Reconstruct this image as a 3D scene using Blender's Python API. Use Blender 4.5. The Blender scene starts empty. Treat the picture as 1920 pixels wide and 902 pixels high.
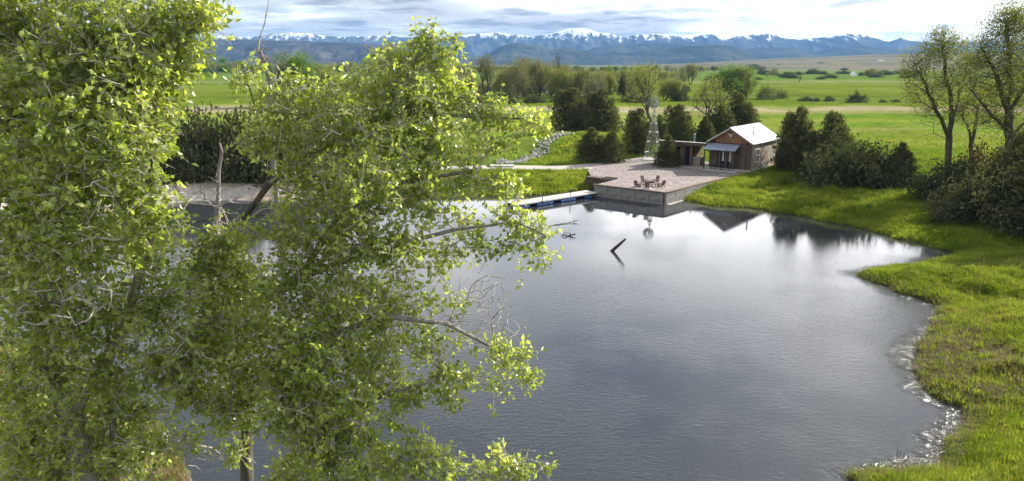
import bpy, math, random
import numpy as np
from mathutils import Vector
rng = np.random.default_rng(7)
random.seed(7)
R = math.radians
SC = bpy.context.scene
COL = SC.collection

# ------------------------------------------------------------------ camera
FPX, HY, CH = 1400.0, 118.0, 12.0           # focal length in photo pixels, horizon row, camera height (m)
PITCH = math.atan((451 - HY) / FPX)
cd = bpy.data.cameras.new('camera')
cam = bpy.data.objects.new('camera', cd)
COL.objects.link(cam)
cam.location = (0, 0, CH)
cam.rotation_euler = (math.pi / 2 - PITCH, 0, 0)
cd.sensor_width = 36
cd.lens = 36 * FPX / 1920
cd.clip_start = 0.1
cd.clip_end = 30000
SC.camera = cam

# ------------------------------------------------------------------ sun + sky
SUN_AZ, SUN_EL = 57.0, 31.0                  # azimuth measured from +Y towards +X
sl = bpy.data.lights.new('sun', 'SUN')
sl.energy = 5.0
sl.angle = R(0.5)
sl.color = (1.0, 0.94, 0.85)
sun = bpy.data.objects.new('sun', sl)
COL.objects.link(sun)
SD = Vector((math.sin(R(SUN_AZ)) * math.cos(R(SUN_EL)), math.cos(R(SUN_AZ)) * math.cos(R(SUN_EL)), math.sin(R(SUN_EL))))
sun.rotation_euler = (-SD).to_track_quat('-Z', 'Y').to_euler()
SC.view_settings.view_transform = 'Standard'
SC.view_settings.look = 'None'
SC.view_settings.exposure = 1.0
SC.view_settings.gamma = 1.0
SC.cycles.max_bounces = 6
SC.cycles.diffuse_bounces = 4
SC.cycles.glossy_bounces = 3
SC.cycles.transmission_bounces = 4
SC.cycles.volume_bounces = 0
SC.cycles.transparent_max_bounces = 8
SC.cycles.use_denoising = True
SC.cycles.caustics_reflective = False
SC.cycles.caustics_refractive = False


class NT:
    """tiny node-tree writer"""
    def __init__(s, tree):
        s.t = tree
        tree.nodes.clear()

    def n(s, typ, **kw):
        nd = s.t.nodes.new(typ)
        ins = kw.pop('i', {})
        for k, v in kw.items():
            setattr(nd, k, v)
        for k, v in ins.items():
            sk = nd.inputs[k]
            if isinstance(v, bpy.types.NodeSocket):
                s.t.links.new(v, sk)
            elif isinstance(v, bpy.types.Node):
                s.t.links.new(v.outputs[0], sk)
            else:
                if sk.type == 'RGBA' and len(v) == 3:
                    v = (*v, 1)
                sk.default_value = v
        return nd

    def math(s, op, a, b=0.0, c=0.0, clamp=False):
        nd = s.n('ShaderNodeMath', operation=op, use_clamp=clamp, i={0: a, 1: b, 2: c})
        return nd.outputs[0]

    def vmath(s, op, a, b=(0, 0, 0)):
        nd = s.n('ShaderNodeVectorMath', operation=op, i={0: a, 1: b})
        return nd.outputs[1] if op in ('DOT_PRODUCT', 'LENGTH') else nd.outputs[0]

    def mix(s, f, a, b, mode='MIX'):
        nd = s.n('ShaderNodeMix', data_type='RGBA', blend_type=mode, clamp_factor=True)
        for idx, v in ((0, f), (6, a), (7, b)):
            sk = nd.inputs[idx]
            if isinstance(v, bpy.types.NodeSocket):
                s.t.links.new(v, sk)
            elif idx and len(v) == 3:
                sk.default_value = (*v, 1)
            else:
                sk.default_value = v
        return nd.outputs[2]

    def noise(s, vec, scale, detail=4, rough=0.55, dist=0.0):
        return s.n('ShaderNodeTexNoise', i={'Vector': vec, 'Scale': scale, 'Detail': detail, 'Roughness': rough, 'Distortion': dist}).outputs[0]

    def ramp(s, f, stops):
        nd = s.n('ShaderNodeValToRGB', i={0: f})
        el = nd.color_ramp.elements
        while len(el) < len(stops):
            el.new(0.5)
        for e, (p, c) in zip(el, stops):
            e.position = p
            e.color = (c, c, c, 1) if isinstance(c, (int, float)) else (*c, 1)
        return nd.outputs[0]

    def range(s, f, a, b, c=0.0, d=1.0, smooth=False):
        return s.n('ShaderNodeMapRange', interpolation_type='SMOOTHSTEP' if smooth else 'LINEAR',
                   i={0: f, 1: a, 2: b, 3: c, 4: d}).outputs[0]


W = bpy.data.worlds.new("World")
SC.world = W
W.use_nodes = True
t = NT(W.node_tree)
sky = t.n('ShaderNodeTexSky', sky_type='NISHITA')
sky.sun_disc = False
sky.sun_elevation = R(SUN_EL)
sky.sun_rotation = R(SUN_AZ)
sky.air_density = 1.0
sky.dust_density = 1.5
sky.ozone_density = 1.5
tc = t.n('ShaderNodeTexCoord')
dirv = tc.outputs['Generated']
sep = t.n('ShaderNodeSeparateXYZ', i={0: dirv})
zz = t.math('MAXIMUM', sep.outputs[2], 0.0)
den = t.math('ADD', zz, 0.045)
pv = t.n('ShaderNodeCombineXYZ', i={0: t.math('DIVIDE', sep.outputs[0], den), 1: t.math('MULTIPLY', t.math('DIVIDE', sep.outputs[1], den), 0.8), 2: 3.7})
n1 = t.noise(pv, 0.42, 9, 0.62, 0.3)          # cloud cover
n2 = t.noise(t.vmath('ADD', pv, (13.0, 7.0, 2.0)), 1.25, 9, 0.64, 0.2)   # grey undersides
n3 = t.noise(t.vmath('ADD', pv, (-5.0, 21.0, 9.0)), 0.22, 3, 0.5)       # large bright and dim sheets
cover = t.range(n1, 0.36, 0.52, 0.0, 1.0, True)
thin = t.range(sep.outputs[2], 0.0, 0.22, 0.62, 0.0)       # haze veil near the horizon
cover = t.math('MAXIMUM', cover, thin)
sdot = t.vmath('DOT_PRODUCT', dirv, tuple(SD))
glow = t.math('POWER', t.math('MAXIMUM', t.math('ADD', t.math('MULTIPLY', sdot, 0.5), 0.5), 0.0), 7.0)
up = t.math('MULTIPLY', t.range(sep.outputs[2], 0.05, 0.25, 0.0, 1.0, True), 0.22)
bright = t.math('ADD', t.math('ADD', t.math('MULTIPLY', t.math('MULTIPLY', glow, t.range(sep.outputs[2], 0.02, 0.2, 0.25, 1.0)), 1.9), 0.70), up)
shade = t.range(n2, 0.44, 0.60, 1.15, 0.62, True)
sheet = t.range(n3, 0.41, 0.57, 0.55, 1.4, True)
lum = t.math('MULTIPLY', t.math('MULTIPLY', bright, shade), sheet)
cc = t.mix(t.range(n2, 0.42, 0.62, 0, 1, True), (1.0, 0.995, 0.985), (0.92, 0.955, 1.0))
ccl = t.vmath('SCALE', cc)
ccl.node.inputs[3].default_value = 1
t.t.links.new(t.math('MULTIPLY', lum, 8.0), ccl.node.inputs[3])
skyc = t.mix(cover, sky.outputs[0], ccl)
bg = t.n('ShaderNodeBackground', i={0: skyc, 1: 0.1})
t.n('ShaderNodeOutputWorld', i={0: bg})


# ------------------------------------------------------------------ helpers
def ray(x, y):
    d = ((x - 960) / FPX, 1.0, (451 - y) / FPX)
    c, s = math.cos(PITCH), math.sin(PITCH)
    return np.array([d[0], c * d[1] + s * d[2], -s * d[1] + c * d[2]])


def at(x, y, z=0.0):
    """photo pixel -> point on the level z"""
    r = ray(x, y)
    return np.array([0, 0, CH]) + r * ((z - CH) / r[2])


def atY(x, y, Y):
    """photo pixel -> point at plan distance Y"""
    r = ray(x, y)
    return np.array([0, 0, CH]) + r * (Y / r[1])


def fbm(x, y, scale=1.0, octv=4, seed=0, gain=0.5):
    """value-noise fbm, 0..1"""
    x = np.asarray(x, float) / scale
    y = np.asarray(y, float) / scale
    tot = np.zeros(np.broadcast(x, y).shape)
    amp, s = 1.0, 0.0
    for o in range(octv):
        xi, yi = np.floor(x), np.floor(y)
        fx, fy = x - xi, y - yi
        fx, fy = fx * fx * (3 - 2 * fx), fy * fy * (3 - 2 * fy)

        def h(a, b):
            v = np.sin(a * 127.1 + b * 311.7 + seed * 74.7 + o * 19.19) * 43758.5453
            return v - np.floor(v)
        v = (h(xi, yi) * (1 - fx) + h(xi + 1, yi) * fx) * (1 - fy) + (h(xi, yi + 1) * (1 - fx) + h(xi + 1, yi + 1) * fx) * fy
        tot += v * amp
        s += amp
        amp *= gain
        x, y = x * 2.03 + 5.1, y * 2.03 + 9.7
    return tot / s


def sstep(x, a, b):
    q = np.clip((x - a) / (b - a), 0, 1)
    return q * q * (3 - 2 * q)


def link(o, parent=None):
    COL.objects.link(o)
    if parent is not None:
        o.parent = parent
    return o


def tag(o, label=None, cat=None, group=None, kind=None):
    if label:
        o['label'] = label
    if cat:
        o['category'] = cat
    if group:
        o['group'] = group
    if kind:
        o['kind'] = kind
    return o


def empty(name, loc, rz=0.0, **kw):
    o = bpy.data.objects.new(name, None)
    o.empty_display_size = 0.3
    link(o)
    o.location = loc
    o.rotation_euler = (0, 0, rz)
    return tag(o, **kw)


def npmesh(name, V, Fq, mat=None, smooth=False, cols=None):
    """V (n,3), Fq (m,k) one polygon size"""
    V = np.asarray(V, np.float32).reshape(-1, 3)
    Fq = np.asarray(Fq, np.int32)
    me = bpy.data.meshes.new(name)
    me.vertices.add(len(V))
    me.vertices.foreach_set('co', V.ravel())
    m, k = Fq.shape
    me.loops.add(m * k)
    me.loops.foreach_set('vertex_index', Fq.ravel())
    me.polygons.add(m)
    me.polygons.foreach_set('loop_start', np.arange(0, m * k, k, dtype=np.int32))
    me.polygons.foreach_set('loop_total', np.full(m, k, dtype=np.int32))
    me.update(calc_edges=True)
    if smooth:
        me.polygons.foreach_set('use_smooth', np.ones(m, bool))
    if mat:
        me.materials.append(mat)
    if cols is not None:
        ca = me.color_attributes.new('tint', 'FLOAT_COLOR', 'POINT')
        c4 = np.ones((len(V), 4), np.float32)
        c4[:, :3] = cols
        ca.data.foreach_set('color', c4.ravel())
    return me


def obj(name, me, parent=None, loc=None, **kw):
    o = bpy.data.objects.new(name, me)
    link(o, parent)
    if loc is not None:
        o.location = loc
    return tag(o, **kw)


class MB:
    """collects boxes, prisms, tubes; build() links them as one mesh"""
    def __init__(s):
        s.v, s.f = [], []

    def poly(s, pts, faces):
        b = len(s.v)
        s.v += [tuple(p) for p in pts]
        s.f += [tuple(b + i for i in f) for f in faces]
        return s

    def box(s, c, size, rz=0.0, tilt=None):
        """c = centre"""
        hx, hy, hz = size[0] / 2, size[1] / 2, size[2] / 2
        ca, sa = math.cos(rz), math.sin(rz)
        pts = []
        for z in (-hz, hz):
            for x, y in ((-hx, -hy), (hx, -hy), (hx, hy), (-hx, hy)):
                p = Vector((x, y, z))
                if tilt is not None:
                    p = tilt @ p
                pts.append((c[0] + p.x * ca - p.y * sa, c[1] + p.x * sa + p.y * ca, c[2] + p.z))
        return s.poly(pts, [(3, 2, 1, 0), (4, 5, 6, 7), (0, 1, 5, 4), (1, 2, 6, 5), (2, 3, 7, 6), (3, 0, 4, 7)])

    def b2(s, x0, x1, y0, y1, z0, z1):
        return s.box(((x0 + x1) / 2, (y0 + y1) / 2, (z0 + z1) / 2), (x1 - x0, y1 - y0, z1 - z0))

    def prism(s, poly, z0, z1):
        n = len(poly)
        pts = [(x, y, z0) for x, y in poly] + [(x, y, z1) for x, y in poly]
        return s.poly(pts, [tuple(range(n - 1, -1, -1)), tuple(range(n, 2 * n))] + [(i, (i + 1) % n, n + (i + 1) % n, n + i) for i in range(n)])

    def tube(s, a, b, r0, r1=None, n=8, cap=True):
        r1 = r0 if r1 is None else r1
        a, b = Vector(a), Vector(b)
        d = (b - a).normalized()
        u = d.cross(Vector((0, 0, 1)) if abs(d.z) < 0.9 else Vector((1, 0, 0))).normalized()
        w = d.cross(u)
        pts = []
        for p, r in ((a, r0), (b, r1)):
            for i in range(n):
                q = 2 * math.pi * i / n
                pts.append(p + u * math.cos(q) * r + w * math.sin(q) * r)
        f = [(i, (i + 1) % n, n + (i + 1) % n, n + i) for i in range(n)]
        if cap:
            f += [tuple(range(n - 1, -1, -1)), tuple(range(n, 2 * n))]
        return s.poly(pts, f)

    def mesh(s, name, mat):
        me = bpy.data.meshes.new(name)
        me.from_pydata(s.v, [], s.f)
        me.update()
        if mat:
            me.materials.append(mat)
        return me

    def build(s, name, mat, parent=None, bevel=0.0, **kw):
        o = obj(name, s.mesh(name, mat), parent, **kw)
        if bevel:
            m = o.modifiers.new('bevel', 'BEVEL')
            m.width = bevel
            m.segments = 1
            m.limit_method = 'ANGLE'
        return o


# ------------------------------------------------------------------ materials
def material(name):
    m = bpy.data.materials.new(name)
    m.use_nodes = True
    t = NT(m.node_tree)
    return m, t


def finish(t, shader):
    t.n('ShaderNodeOutputMaterial', i={0: shader})


def simple(name, ca, cb, scale=3.0, rough=0.8, bump=0.0, metal=0.0, stretch=(1, 1, 1), island=0.0, bscale=None, detail=5):
    m, t = material(name)
    co = t.n('ShaderNodeTexCoord').outputs['Object']
    v = t.vmath('MULTIPLY', co, stretch)
    f = t.range(t.noise(v, scale, detail), 0.3, 0.7)
    c = t.mix(f, ca, cb)
    if island:
        g = t.n('ShaderNodeNewGeometry').outputs['Random Per Island']
        oi = t.n('ShaderNodeObjectInfo').outputs['Random']
        q = t.math('FRACT', t.math('ADD', g, oi))
        k = t.range(q, 0, 1, 1 - island, 1 + island)
        c = t.mix(1.0, c, t.n('ShaderNodeCombineColor', i={0: k, 1: k, 2: k}).outputs[0], 'MULTIPLY')
    p = t.n('ShaderNodeBsdfPrincipled', i={'Base Color': c, 'Roughness': rough, 'Metallic': metal})
    if bump:
        b = t.n('ShaderNodeBump', i={'Strength': bump, 'Distance': 0.05, 'Height': t.noise(v, bscale or scale * 4, 5)})
        t.t.links.new(b.outputs[0], p.inputs['Normal'])
    finish(t, p)
    return m


def leafmat(name, ca, cb, cc, trans=0.45, rough=0.5, spec=0.5, patch=0.35):
    """foliage: per-leaf colour, clump-scale colour, light passing through"""
    m, t = material(name)
    g = t.n('ShaderNodeNewGeometry').outputs['Random Per Island']
    oi = t.n('ShaderNodeObjectInfo').outputs['Random']
    q = t.math('FRACT', t.math('ADD', g, oi))
    co = t.n('ShaderNodeTexCoord').outputs['Object']
    f = t.math('ADD', t.math('MULTIPLY', q, 0.55), t.math('MULTIPLY', t.math('SUBTRACT', t.noise(co, patch, 4), 0.36), 1.7), clamp=True)
    c = t.n('ShaderNodeValToRGB', i={0: f})
    e = c.color_ramp.elements
    e.new(0.5)
    for k, (ps, col) in enumerate(((0.0, ca), (0.5, cb), (1.0, cc))):
        e[k].position = ps
        e[k].color = (*col, 1)
    p = t.n('ShaderNodeBsdfPrincipled', i={'Base Color': c.outputs[0], 'Roughness': rough, 'Specular IOR Level': spec})
    tr = t.n('ShaderNodeBsdfTranslucent', i={0: t.mix(1.0, c.outputs[0], (1.48, 1.45, 0.6), 'MULTIPLY')})
    finish(t, t.n('ShaderNodeMixShader', i={0: trans, 1: p, 2: tr}))
    return m


M = {}
M['bark_pale'] = simple('pale_grey_bark', (0.28, 0.255, 0.21), (0.48, 0.44, 0.38), 5, 0.85, 0.5, stretch=(1, 1, 0.3))
M['bark'] = simple('grey_brown_bark', (0.035, 0.029, 0.023), (0.12, 0.10, 0.082), 4, 0.9, 0.6, stretch=(1, 1, 0.25))
M['bark_mid'] = simple('mid_grey_bark', (0.12, 0.10, 0.085), (0.27, 0.24, 0.2), 4, 0.9, 0.6, stretch=(1, 1, 0.25))
M['leaf_near'] = leafmat('bright_spring_leaf', (0.115, 0.17, 0.03), (0.28, 0.35, 0.062), (0.55, 0.60, 0.21), 0.58, 0.27, 1.0, 1.1)
M['leaf_far'] = leafmat('yellow_green_spring_foliage', (0.09, 0.115, 0.03), (0.18, 0.205, 0.05), (0.31, 0.315, 0.10), 0.4, 0.6, 0.3, 0.25)
M['leaf_green'] = leafmat('fresh_green_foliage', (0.06, 0.12, 0.02), (0.10, 0.18, 0.03), (0.15, 0.23, 0.04), 0.4, 0.6, 0.3, 0.25)
M['leaf_buff'] = leafmat('budding_buff_foliage', (0.09, 0.095, 0.035), (0.16, 0.165, 0.06), (0.25, 0.235, 0.1), 0.35, 0.6, 0.3, 0.25)
M['leaf_dark'] = leafmat('dull_dark_foliage', (0.04, 0.055, 0.02), (0.07, 0.085, 0.03), (0.12, 0.13, 0.05), 0.25, 0.6, 0.3, 0.25)
M['juniper'] = leafmat('dark_juniper_foliage', (0.042, 0.052, 0.024), (0.085, 0.098, 0.045), (0.18, 0.18, 0.095), 0.25, 0.8, 0.05, 0.7)
M['brush'] = leafmat('grey_olive_brush_foliage', (0.036, 0.05, 0.024), (0.075, 0.092, 0.042), (0.145, 0.155, 0.085), 0.2, 0.8, 0.05, 0.6)
M['brown_brush'] = leafmat('rusty_brown_brush', (0.05, 0.03, 0.018), (0.10, 0.055, 0.03), (0.14, 0.09, 0.05), 0.1, 0.8, 0.2, 0.6)
M['grass'] = leafmat('long_green_grass', (0.07, 0.12, 0.014), (0.165, 0.225, 0.022), (0.32, 0.34, 0.07), 0.45, 0.55, 0.15, 0.5)
M['grass_meadow'] = leafmat('yellow_green_meadow_grass', (0.09, 0.14, 0.012), (0.15, 0.195, 0.02), (0.24, 0.24, 0.045), 0.4, 0.8, 0.0, 0.12)
M['grass_dry'] = leafmat('dry_tan_grass', (0.13, 0.11, 0.05), (0.2, 0.17, 0.08), (0.3, 0.26, 0.14), 0.3, 0.7, 0.2, 0.3)
M['concrete'] = simple('stained_concrete', (0.11, 0.108, 0.10), (0.27, 0.262, 0.24), 1.3, 0.85, 0.3, stretch=(1, 1, 2.5))
M['concrete_pale'] = simple('pale_concrete', (0.32, 0.30, 0.27), (0.5, 0.48, 0.44), 2.0, 0.85, 0.2)
M['rust'] = simple('rusty_steel_cap', (0.045, 0.03, 0.025), (0.13, 0.075, 0.05), 4, 0.75, 0.3)
M['board_grey'] = simple('weathered_grey_boards', (0.20, 0.16, 0.12), (0.40, 0.34, 0.265), 5, 0.85, 0.3, stretch=(3, 3, 0.35), island=0.22)
M['board_brown'] = simple('red_brown_boards', (0.05, 0.032, 0.025), (0.12, 0.078, 0.055), 5, 0.8, 0.3, stretch=(3, 3, 0.35), island=0.3)
M['board_orange'] = simple('orange_and_sunlit_boards', (0.12, 0.06, 0.03), (0.25, 0.13, 0.06), 5, 0.8, 0.3, stretch=(3, 3, 0.35), island=0.3)  # orange timber; also carries the sun's warm tone on the shed end wall
M['board_mid'] = simple('tan_brown_boards', (0.13, 0.085, 0.055), (0.26, 0.18, 0.12), 5, 0.8, 0.3, stretch=(3, 3, 0.35), island=0.25)
M['metal_roof'] = simple('bright_galvanised_roof', (0.75, 0.76, 0.78), (0.86, 0.87, 0.88), 2, 0.42, 0.05, metal=0.35)
M['metal_blue'] = simple('blue_grey_metal_sheet', (0.26, 0.30, 0.36), (0.38, 0.42, 0.48), 2, 0.5, 0.05, metal=0.2)
M['galv'] = simple('galvanised_steel', (0.18, 0.20, 0.195), (0.30, 0.33, 0.32), 5, 0.5, 0.1, metal=0.4)
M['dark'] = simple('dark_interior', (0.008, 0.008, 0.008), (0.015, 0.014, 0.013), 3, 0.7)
M['black'] = simple('black_paint', (0.012, 0.012, 0.014), (0.025, 0.025, 0.027), 3, 0.45)
M['white'] = simple('off_white_paint', (0.62, 0.61, 0.58), (0.78, 0.77, 0.74), 4, 0.6)
M['blue'] = simple('blue_plastic', (0.018, 0.06, 0.2), (0.03, 0.1, 0.3), 3, 0.35)
M['deckboard'] = simple('bleached_dock_boards', (0.42, 0.37, 0.32), (0.62, 0.57, 0.51), 5, 0.8, 0.3, island=0.15)
M['chairwood'] = simple('weathered_chair_wood', (0.08, 0.05, 0.04), (0.19, 0.125, 0.10), 5, 0.8, 0.2, island=0.2)
M['stone'] = simple('pale_grey_stone', (0.16, 0.155, 0.14), (0.36, 0.345, 0.31), 3, 0.9, 0.4, island=0.35)
M['deadwood'] = simple('bleached_dead_wood', (0.2, 0.17, 0.14), (0.42, 0.38, 0.33), 5, 0.85, 0.4, stretch=(1, 1, 0.3))
M['wetwood'] = simple('dark_wet_wood', (0.02, 0.017, 0.014), (0.06, 0.05, 0.042), 5, 0.6, 0.4)
g_, t = material('window_glass')
finish(t, t.n('ShaderNodeBsdfPrincipled', i={'Base Color': (0.012, 0.014, 0.016), 'Roughness': 0.06}))
M['glass'] = g_

# water
m, t = material('pond_water')
co = t.n('ShaderNodeTexCoord').outputs['Object']
sp = t.n('ShaderNodeSeparateXYZ', i={0: co})
rip = t.noise(t.vmath('MULTIPLY', co, (1.0, 1.7, 1.0)), 3.2, 4, 0.6, 0.4)
rip2 = t.noise(t.vmath('MULTIPLY', co, (1.0, 1.5, 1.0)), 11.0, 3, 0.6, 0.2)
big = t.noise(co, 0.07, 4, 0.6)
windy = t.range(big, 0.38, 0.6, 0.25, 1.0, True)
near = t.range(sp.outputs[1], 28.0, 54.0, 1.0, 0.05, True)
shore = t.n('ShaderNodeAttribute', attribute_name='tint')
shr = t.n('ShaderNodeSeparateColor', i={0: shore.outputs[0]}).outputs[0]
amp = t.math('ADD', t.math('MULTIPLY', t.math('MULTIPLY', windy, near), 0.5), t.math('MULTIPLY', t.math('MULTIPLY', shr, near), 1.0))
b1 = t.n('ShaderNodeBump', i={'Strength': 1.0, 'Distance': t.math('MULTIPLY', amp, 0.035), 'Height': rip})
b2_ = t.n('ShaderNodeBump', i={'Strength': 1.0, 'Distance': t.math('MULTIPLY', amp, 0.022), 'Height': rip2, 'Normal': b1.outputs[0]})
chop = t.n('ShaderNodeBump', i={'Strength': 1.0, 'Distance': t.math('MULTIPLY', t.math('MULTIPLY', shr, near), 0.24), 'Height': t.noise(co, 2.6, 4, 0.65, 0.6), 'Normal': b2_.outputs[0]})
wcol = t.mix(shr, (0.03, 0.034, 0.038), (0.03, 0.03, 0.024))
finish(t, t.n('ShaderNodeBsdfPrincipled', i={'Base Color': wcol, 'Roughness': t.math('ADD', t.math('ADD', t.math('MULTIPLY', near, 0.05), 0.02), t.math('MULTIPLY', shr, 0.12)), 'IOR': 1.34, 'Normal': chop.outputs[0]}))
M['water'] = m

# terrain: painted albedo + fine noise
m, t = material('ground_cover')
co = t.n('ShaderNodeTexCoord').outputs['Object']
tint = t.n('ShaderNodeAttribute', attribute_name='tint').outputs[0]
na = t.noise(co, 0.9, 6, 0.65)
nb = t.noise(t.vmath('MULTIPLY', co, (1, 0.35, 1)), 0.06, 5, 0.6)
k = t.math('MULTIPLY', t.range(na, 0.3, 0.7, 0.72, 1.28), t.range(nb, 0.3, 0.7, 0.82, 1.18))
c = t.mix(1.0, tint, t.n('ShaderNodeCombineColor', i={0: k, 1: k, 2: k}).outputs[0], 'MULTIPLY')
c = t.mix(t.range(t.noise(co, 0.25, 5, 0.7), 0.55, 0.75, 0, 0.35), c, (0.26, 0.23, 0.09))
bp = t.n('ShaderNodeBump', i={'Strength': 0.9, 'Distance': 0.25, 'Height': t.noise(co, 2.2, 6, 0.7)})
finish(t, t.n('ShaderNodeBsdfPrincipled', i={'Base Color': c, 'Roughness': 1.0, 'Specular IOR Level': 0.0, 'Normal': bp.outputs[0]}))
M['ground'] = m

# gravel
m, t = material('pink_grey_gravel')
co = t.n('ShaderNodeTexCoord').outputs['Object']
vo = t.n('ShaderNodeTexVoronoi', i={'Vector': co, 'Scale': 7.0, 'Randomness': 1.0})
rc = t.n('ShaderNodeSeparateColor', i={0: vo.outputs[1]})
c = t.mix(rc.outputs[0], (0.12, 0.095, 0.088), (0.29, 0.24, 0.22))
c = t.mix(t.range(rc.outputs[1], 0.8, 1.0), c, (0.42, 0.38, 0.35))
c = t.mix(t.range(t.noise(co, 0.6, 5), 0.4, 0.7, 0, 0.5), c, (0.17, 0.14, 0.125))
bp = t.n('ShaderNodeBump', i={'Strength': 0.8, 'Distance': 0.06, 'Height': vo.outputs[0]})
finish(t, t.n('ShaderNodeBsdfPrincipled', i={'Base Color': c, 'Roughness': 0.9, 'Normal': bp.outputs[0]}))
M['gravel'] = m
M['path'] = simple('dusty_pale_path', (0.30, 0.26, 0.21), (0.46, 0.41, 0.35), 2.5, 0.95, 0.4)

# mountains
def mountain_mat(name, low, mid, snow_z0, snow_z1, snow=True):
    m, t = material(name)
    co = t.n('ShaderNodeTexCoord').outputs['Object']
    z = t.n('ShaderNodeSeparateXYZ', i={0: co}).outputs[2]
    na = t.noise(co, 0.0035, 8, 0.65)
    c = t.mix(t.range(na, 0.4, 0.62), low, mid)
    nrm = t.n('ShaderNodeSeparateXYZ', i={0: t.n('ShaderNodeNewGeometry').outputs['Normal']}).outputs[2]
    if snow:
        f = t.math('ADD', t.range(z, snow_z0, snow_z1, -.12, .88), t.math('MULTIPLY', t.math('SUBTRACT', t.noise(t.vmath('MULTIPLY', co, (1.6, .5, 1.0)), 0.010, 9, 0.75), 0.5), 3.2))
        c = t.mix(t.range(f, 0.5, 0.75, 0, 1), c, (0.82, 0.84, 0.87))
    b = t.n('ShaderNodeBump', i={'Strength': 0.8, 'Distance': 30.0, 'Height': t.noise(co, 0.008, 8, 0.6)})
    finish(t, t.n('ShaderNodeBsdfPrincipled', i={'Base Color': c, 'Roughness': 1.0, 'Specular IOR Level': 0.0, 'Normal': b.outputs[0]}))
    return m


# ------------------------------------------------------------------ plan: deck frame, pond outline, terrain
A0 = at(1405.6, 322.4, 1.08)[:2]              # cabin corner nearest the water on its right side
U = np.array([.62, .785]); U /= np.linalg.norm(U)   # front -> back of the cabin
Vv = np.array([-U[1], U[0]])                  # right -> left along the cabin front
CAB_RZ = math.atan2(-Vv[1], -Vv[0])           # local +x = to the right along the front, local +y = back
DZ = 1.08


def loc(s, q, z=DZ):
    p = A0 + Vv * s + U * q
    return np.array([p[0], p[1], z])


deck_poly = [(0.1, -0.3), (0.95, -12.0), (1.2, -16.75), (8.0, -16.75), (8.1, -13.1), (11.0, -12.8), (13.6, -9.5), (15.0, -5.5), (15.2, 1.0), (14.6, 5.2), (9.8, 5.2), (5.0, 4.6), (0.1, 4.6)]
deck_xy = np.array([loc(*p)[:2] for p in deck_poly])

shore_px = [(1600, 902), (1640, 893), (1680, 885), (1725, 876), (1765, 868), (1800, 852), (1806, 812), (1797, 772), (1772, 735), (1747, 700), (1733, 668), (1728, 640), (1738, 610), (1762, 588), (1768, 574), (1740, 561), (1690, 546), (1640, 528), (1604, 512), (1640, 506), (1700, 502), (1750, 498), (1790, 490), (1783, 472), (1740, 460), (1700, 449), (1650, 437), (1600, 426), (1560, 416), (1500, 404), (1440, 394), (1380, 388), (1330, 383), (1292, 377)]
P = [at(x, y, 0)[:2] for x, y in shore_px]
P += [loc(1.9, -13.0)[:2], loc(1.9, -16.0)[:2], loc(7.4, -16.0)[:2], loc(9.5, -12.5)[:2]]
shore_l = [(1100, 356), (1060, 359), (1000, 365), (950, 368), (880, 371), (780, 374), (700, 376), (600, 378), (500, 377), (420, 376), (350, 378), (280, 385), (200, 400), (100, 420), (0, 440), (-120, 480), (-160, 540), (-80, 600), (60, 650), (180, 700), (260, 745), (320, 800), (330, 860), (332, 902)]
P += [at(x, y, 0)[:2] for x, y in shore_l]
P += [np.array(q) for q in ((-7.5, 17.2), (-3.0, 16.0), (2.0, 15.6), (6.5, 16.4))]
pond = np.array(P)
# wobble the natural shore
pw = []
for i in range(len(pond)):
    a, b = pond[i], pond[(i + 1) % len(pond)]
    L = np.linalg.norm(b - a)
    n = max(1, int(L / 0.6))
    for k_ in range(n):
        q = a + (b - a) * k_ / n
        man = any(np.linalg.norm(q - loc(*c_)[:2]) < 4.0 for c_ in ((1.9, -13.0), (1.9, -16.0), (5.0, -16.5), (7.4, -16.0)))
        if not man:
            q = q + (np.array([fbm(q[0], q[1], 2.2, 3, 3), fbm(q[0], q[1], 2.2, 3, 4)]) - 0.5) * 1.3 + (np.array([fbm(q[0], q[1], .8, 2, 13), fbm(q[0], q[1], .8, 2, 14)]) - 0.5) * .8
        pw.append(q)
pond = np.array(pw)


def sdist(x, y, poly):
    """signed distance, positive outside"""
    x = np.asarray(x, float).ravel()
    y = np.asarray(y, float).ravel()
    d2 = np.full(x.shape, 1e18)
    ins = np.zeros(x.shape, bool)
    n = len(poly)
    for i in range(n):
        ax, ay = poly[i]
        bx, by = poly[(i + 1) % n]
        ex, ey = bx - ax, by - ay
        tt = np.clip(((x - ax) * ex + (y - ay) * ey) / (ex * ex + ey * ey + 1e-12), 0, 1)
        d2 = np.minimum(d2, (x - ax - tt * ex) ** 2 + (y - ay - tt * ey) ** 2)
        c = ((ay > y) != (by > y)) & (x < (bx - ax) * (y - ay) / (by - ay + 1e-12) + ax)
        ins ^= c
    return np.sqrt(d2) * np.where(ins, -1, 1)


path_px = [(1150, 308), (1100, 312), (1040, 314), (985, 313), (930, 312), (860, 313), (780, 316), (700, 322), (620, 333), (540, 344), (460, 350), (380, 352), (300, 356), (200, 365), (60, 380), (-150, 400)]
path_c = np.array([at(x, y, 1.0)[:2] for x, y in path_px])
path_w = np.array([6.0, 5.0, 4.2, 3.8, 3.4, 3.0, 2.0, 2.4, 2.8, 3.4, 4.0, 4.4, 4.6, 4.6, 4.4, 4.2])


def pdist(x, y, line):
    x = np.asarray(x, float); y = np.asarray(y, float)
    d2 = np.full(x.shape, 1e18)
    for a, b in zip(line[:-1], line[1:]):
        e = b - a
        tt = np.clip(((x - a[0]) * e[0] + (y - a[1]) * e[1]) / (e @ e), 0, 1)
        d2 = np.minimum(d2, (x - a[0] - tt * e[0]) ** 2 + (y - a[1] - tt * e[1]) ** 2)
    return np.sqrt(d2)


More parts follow.
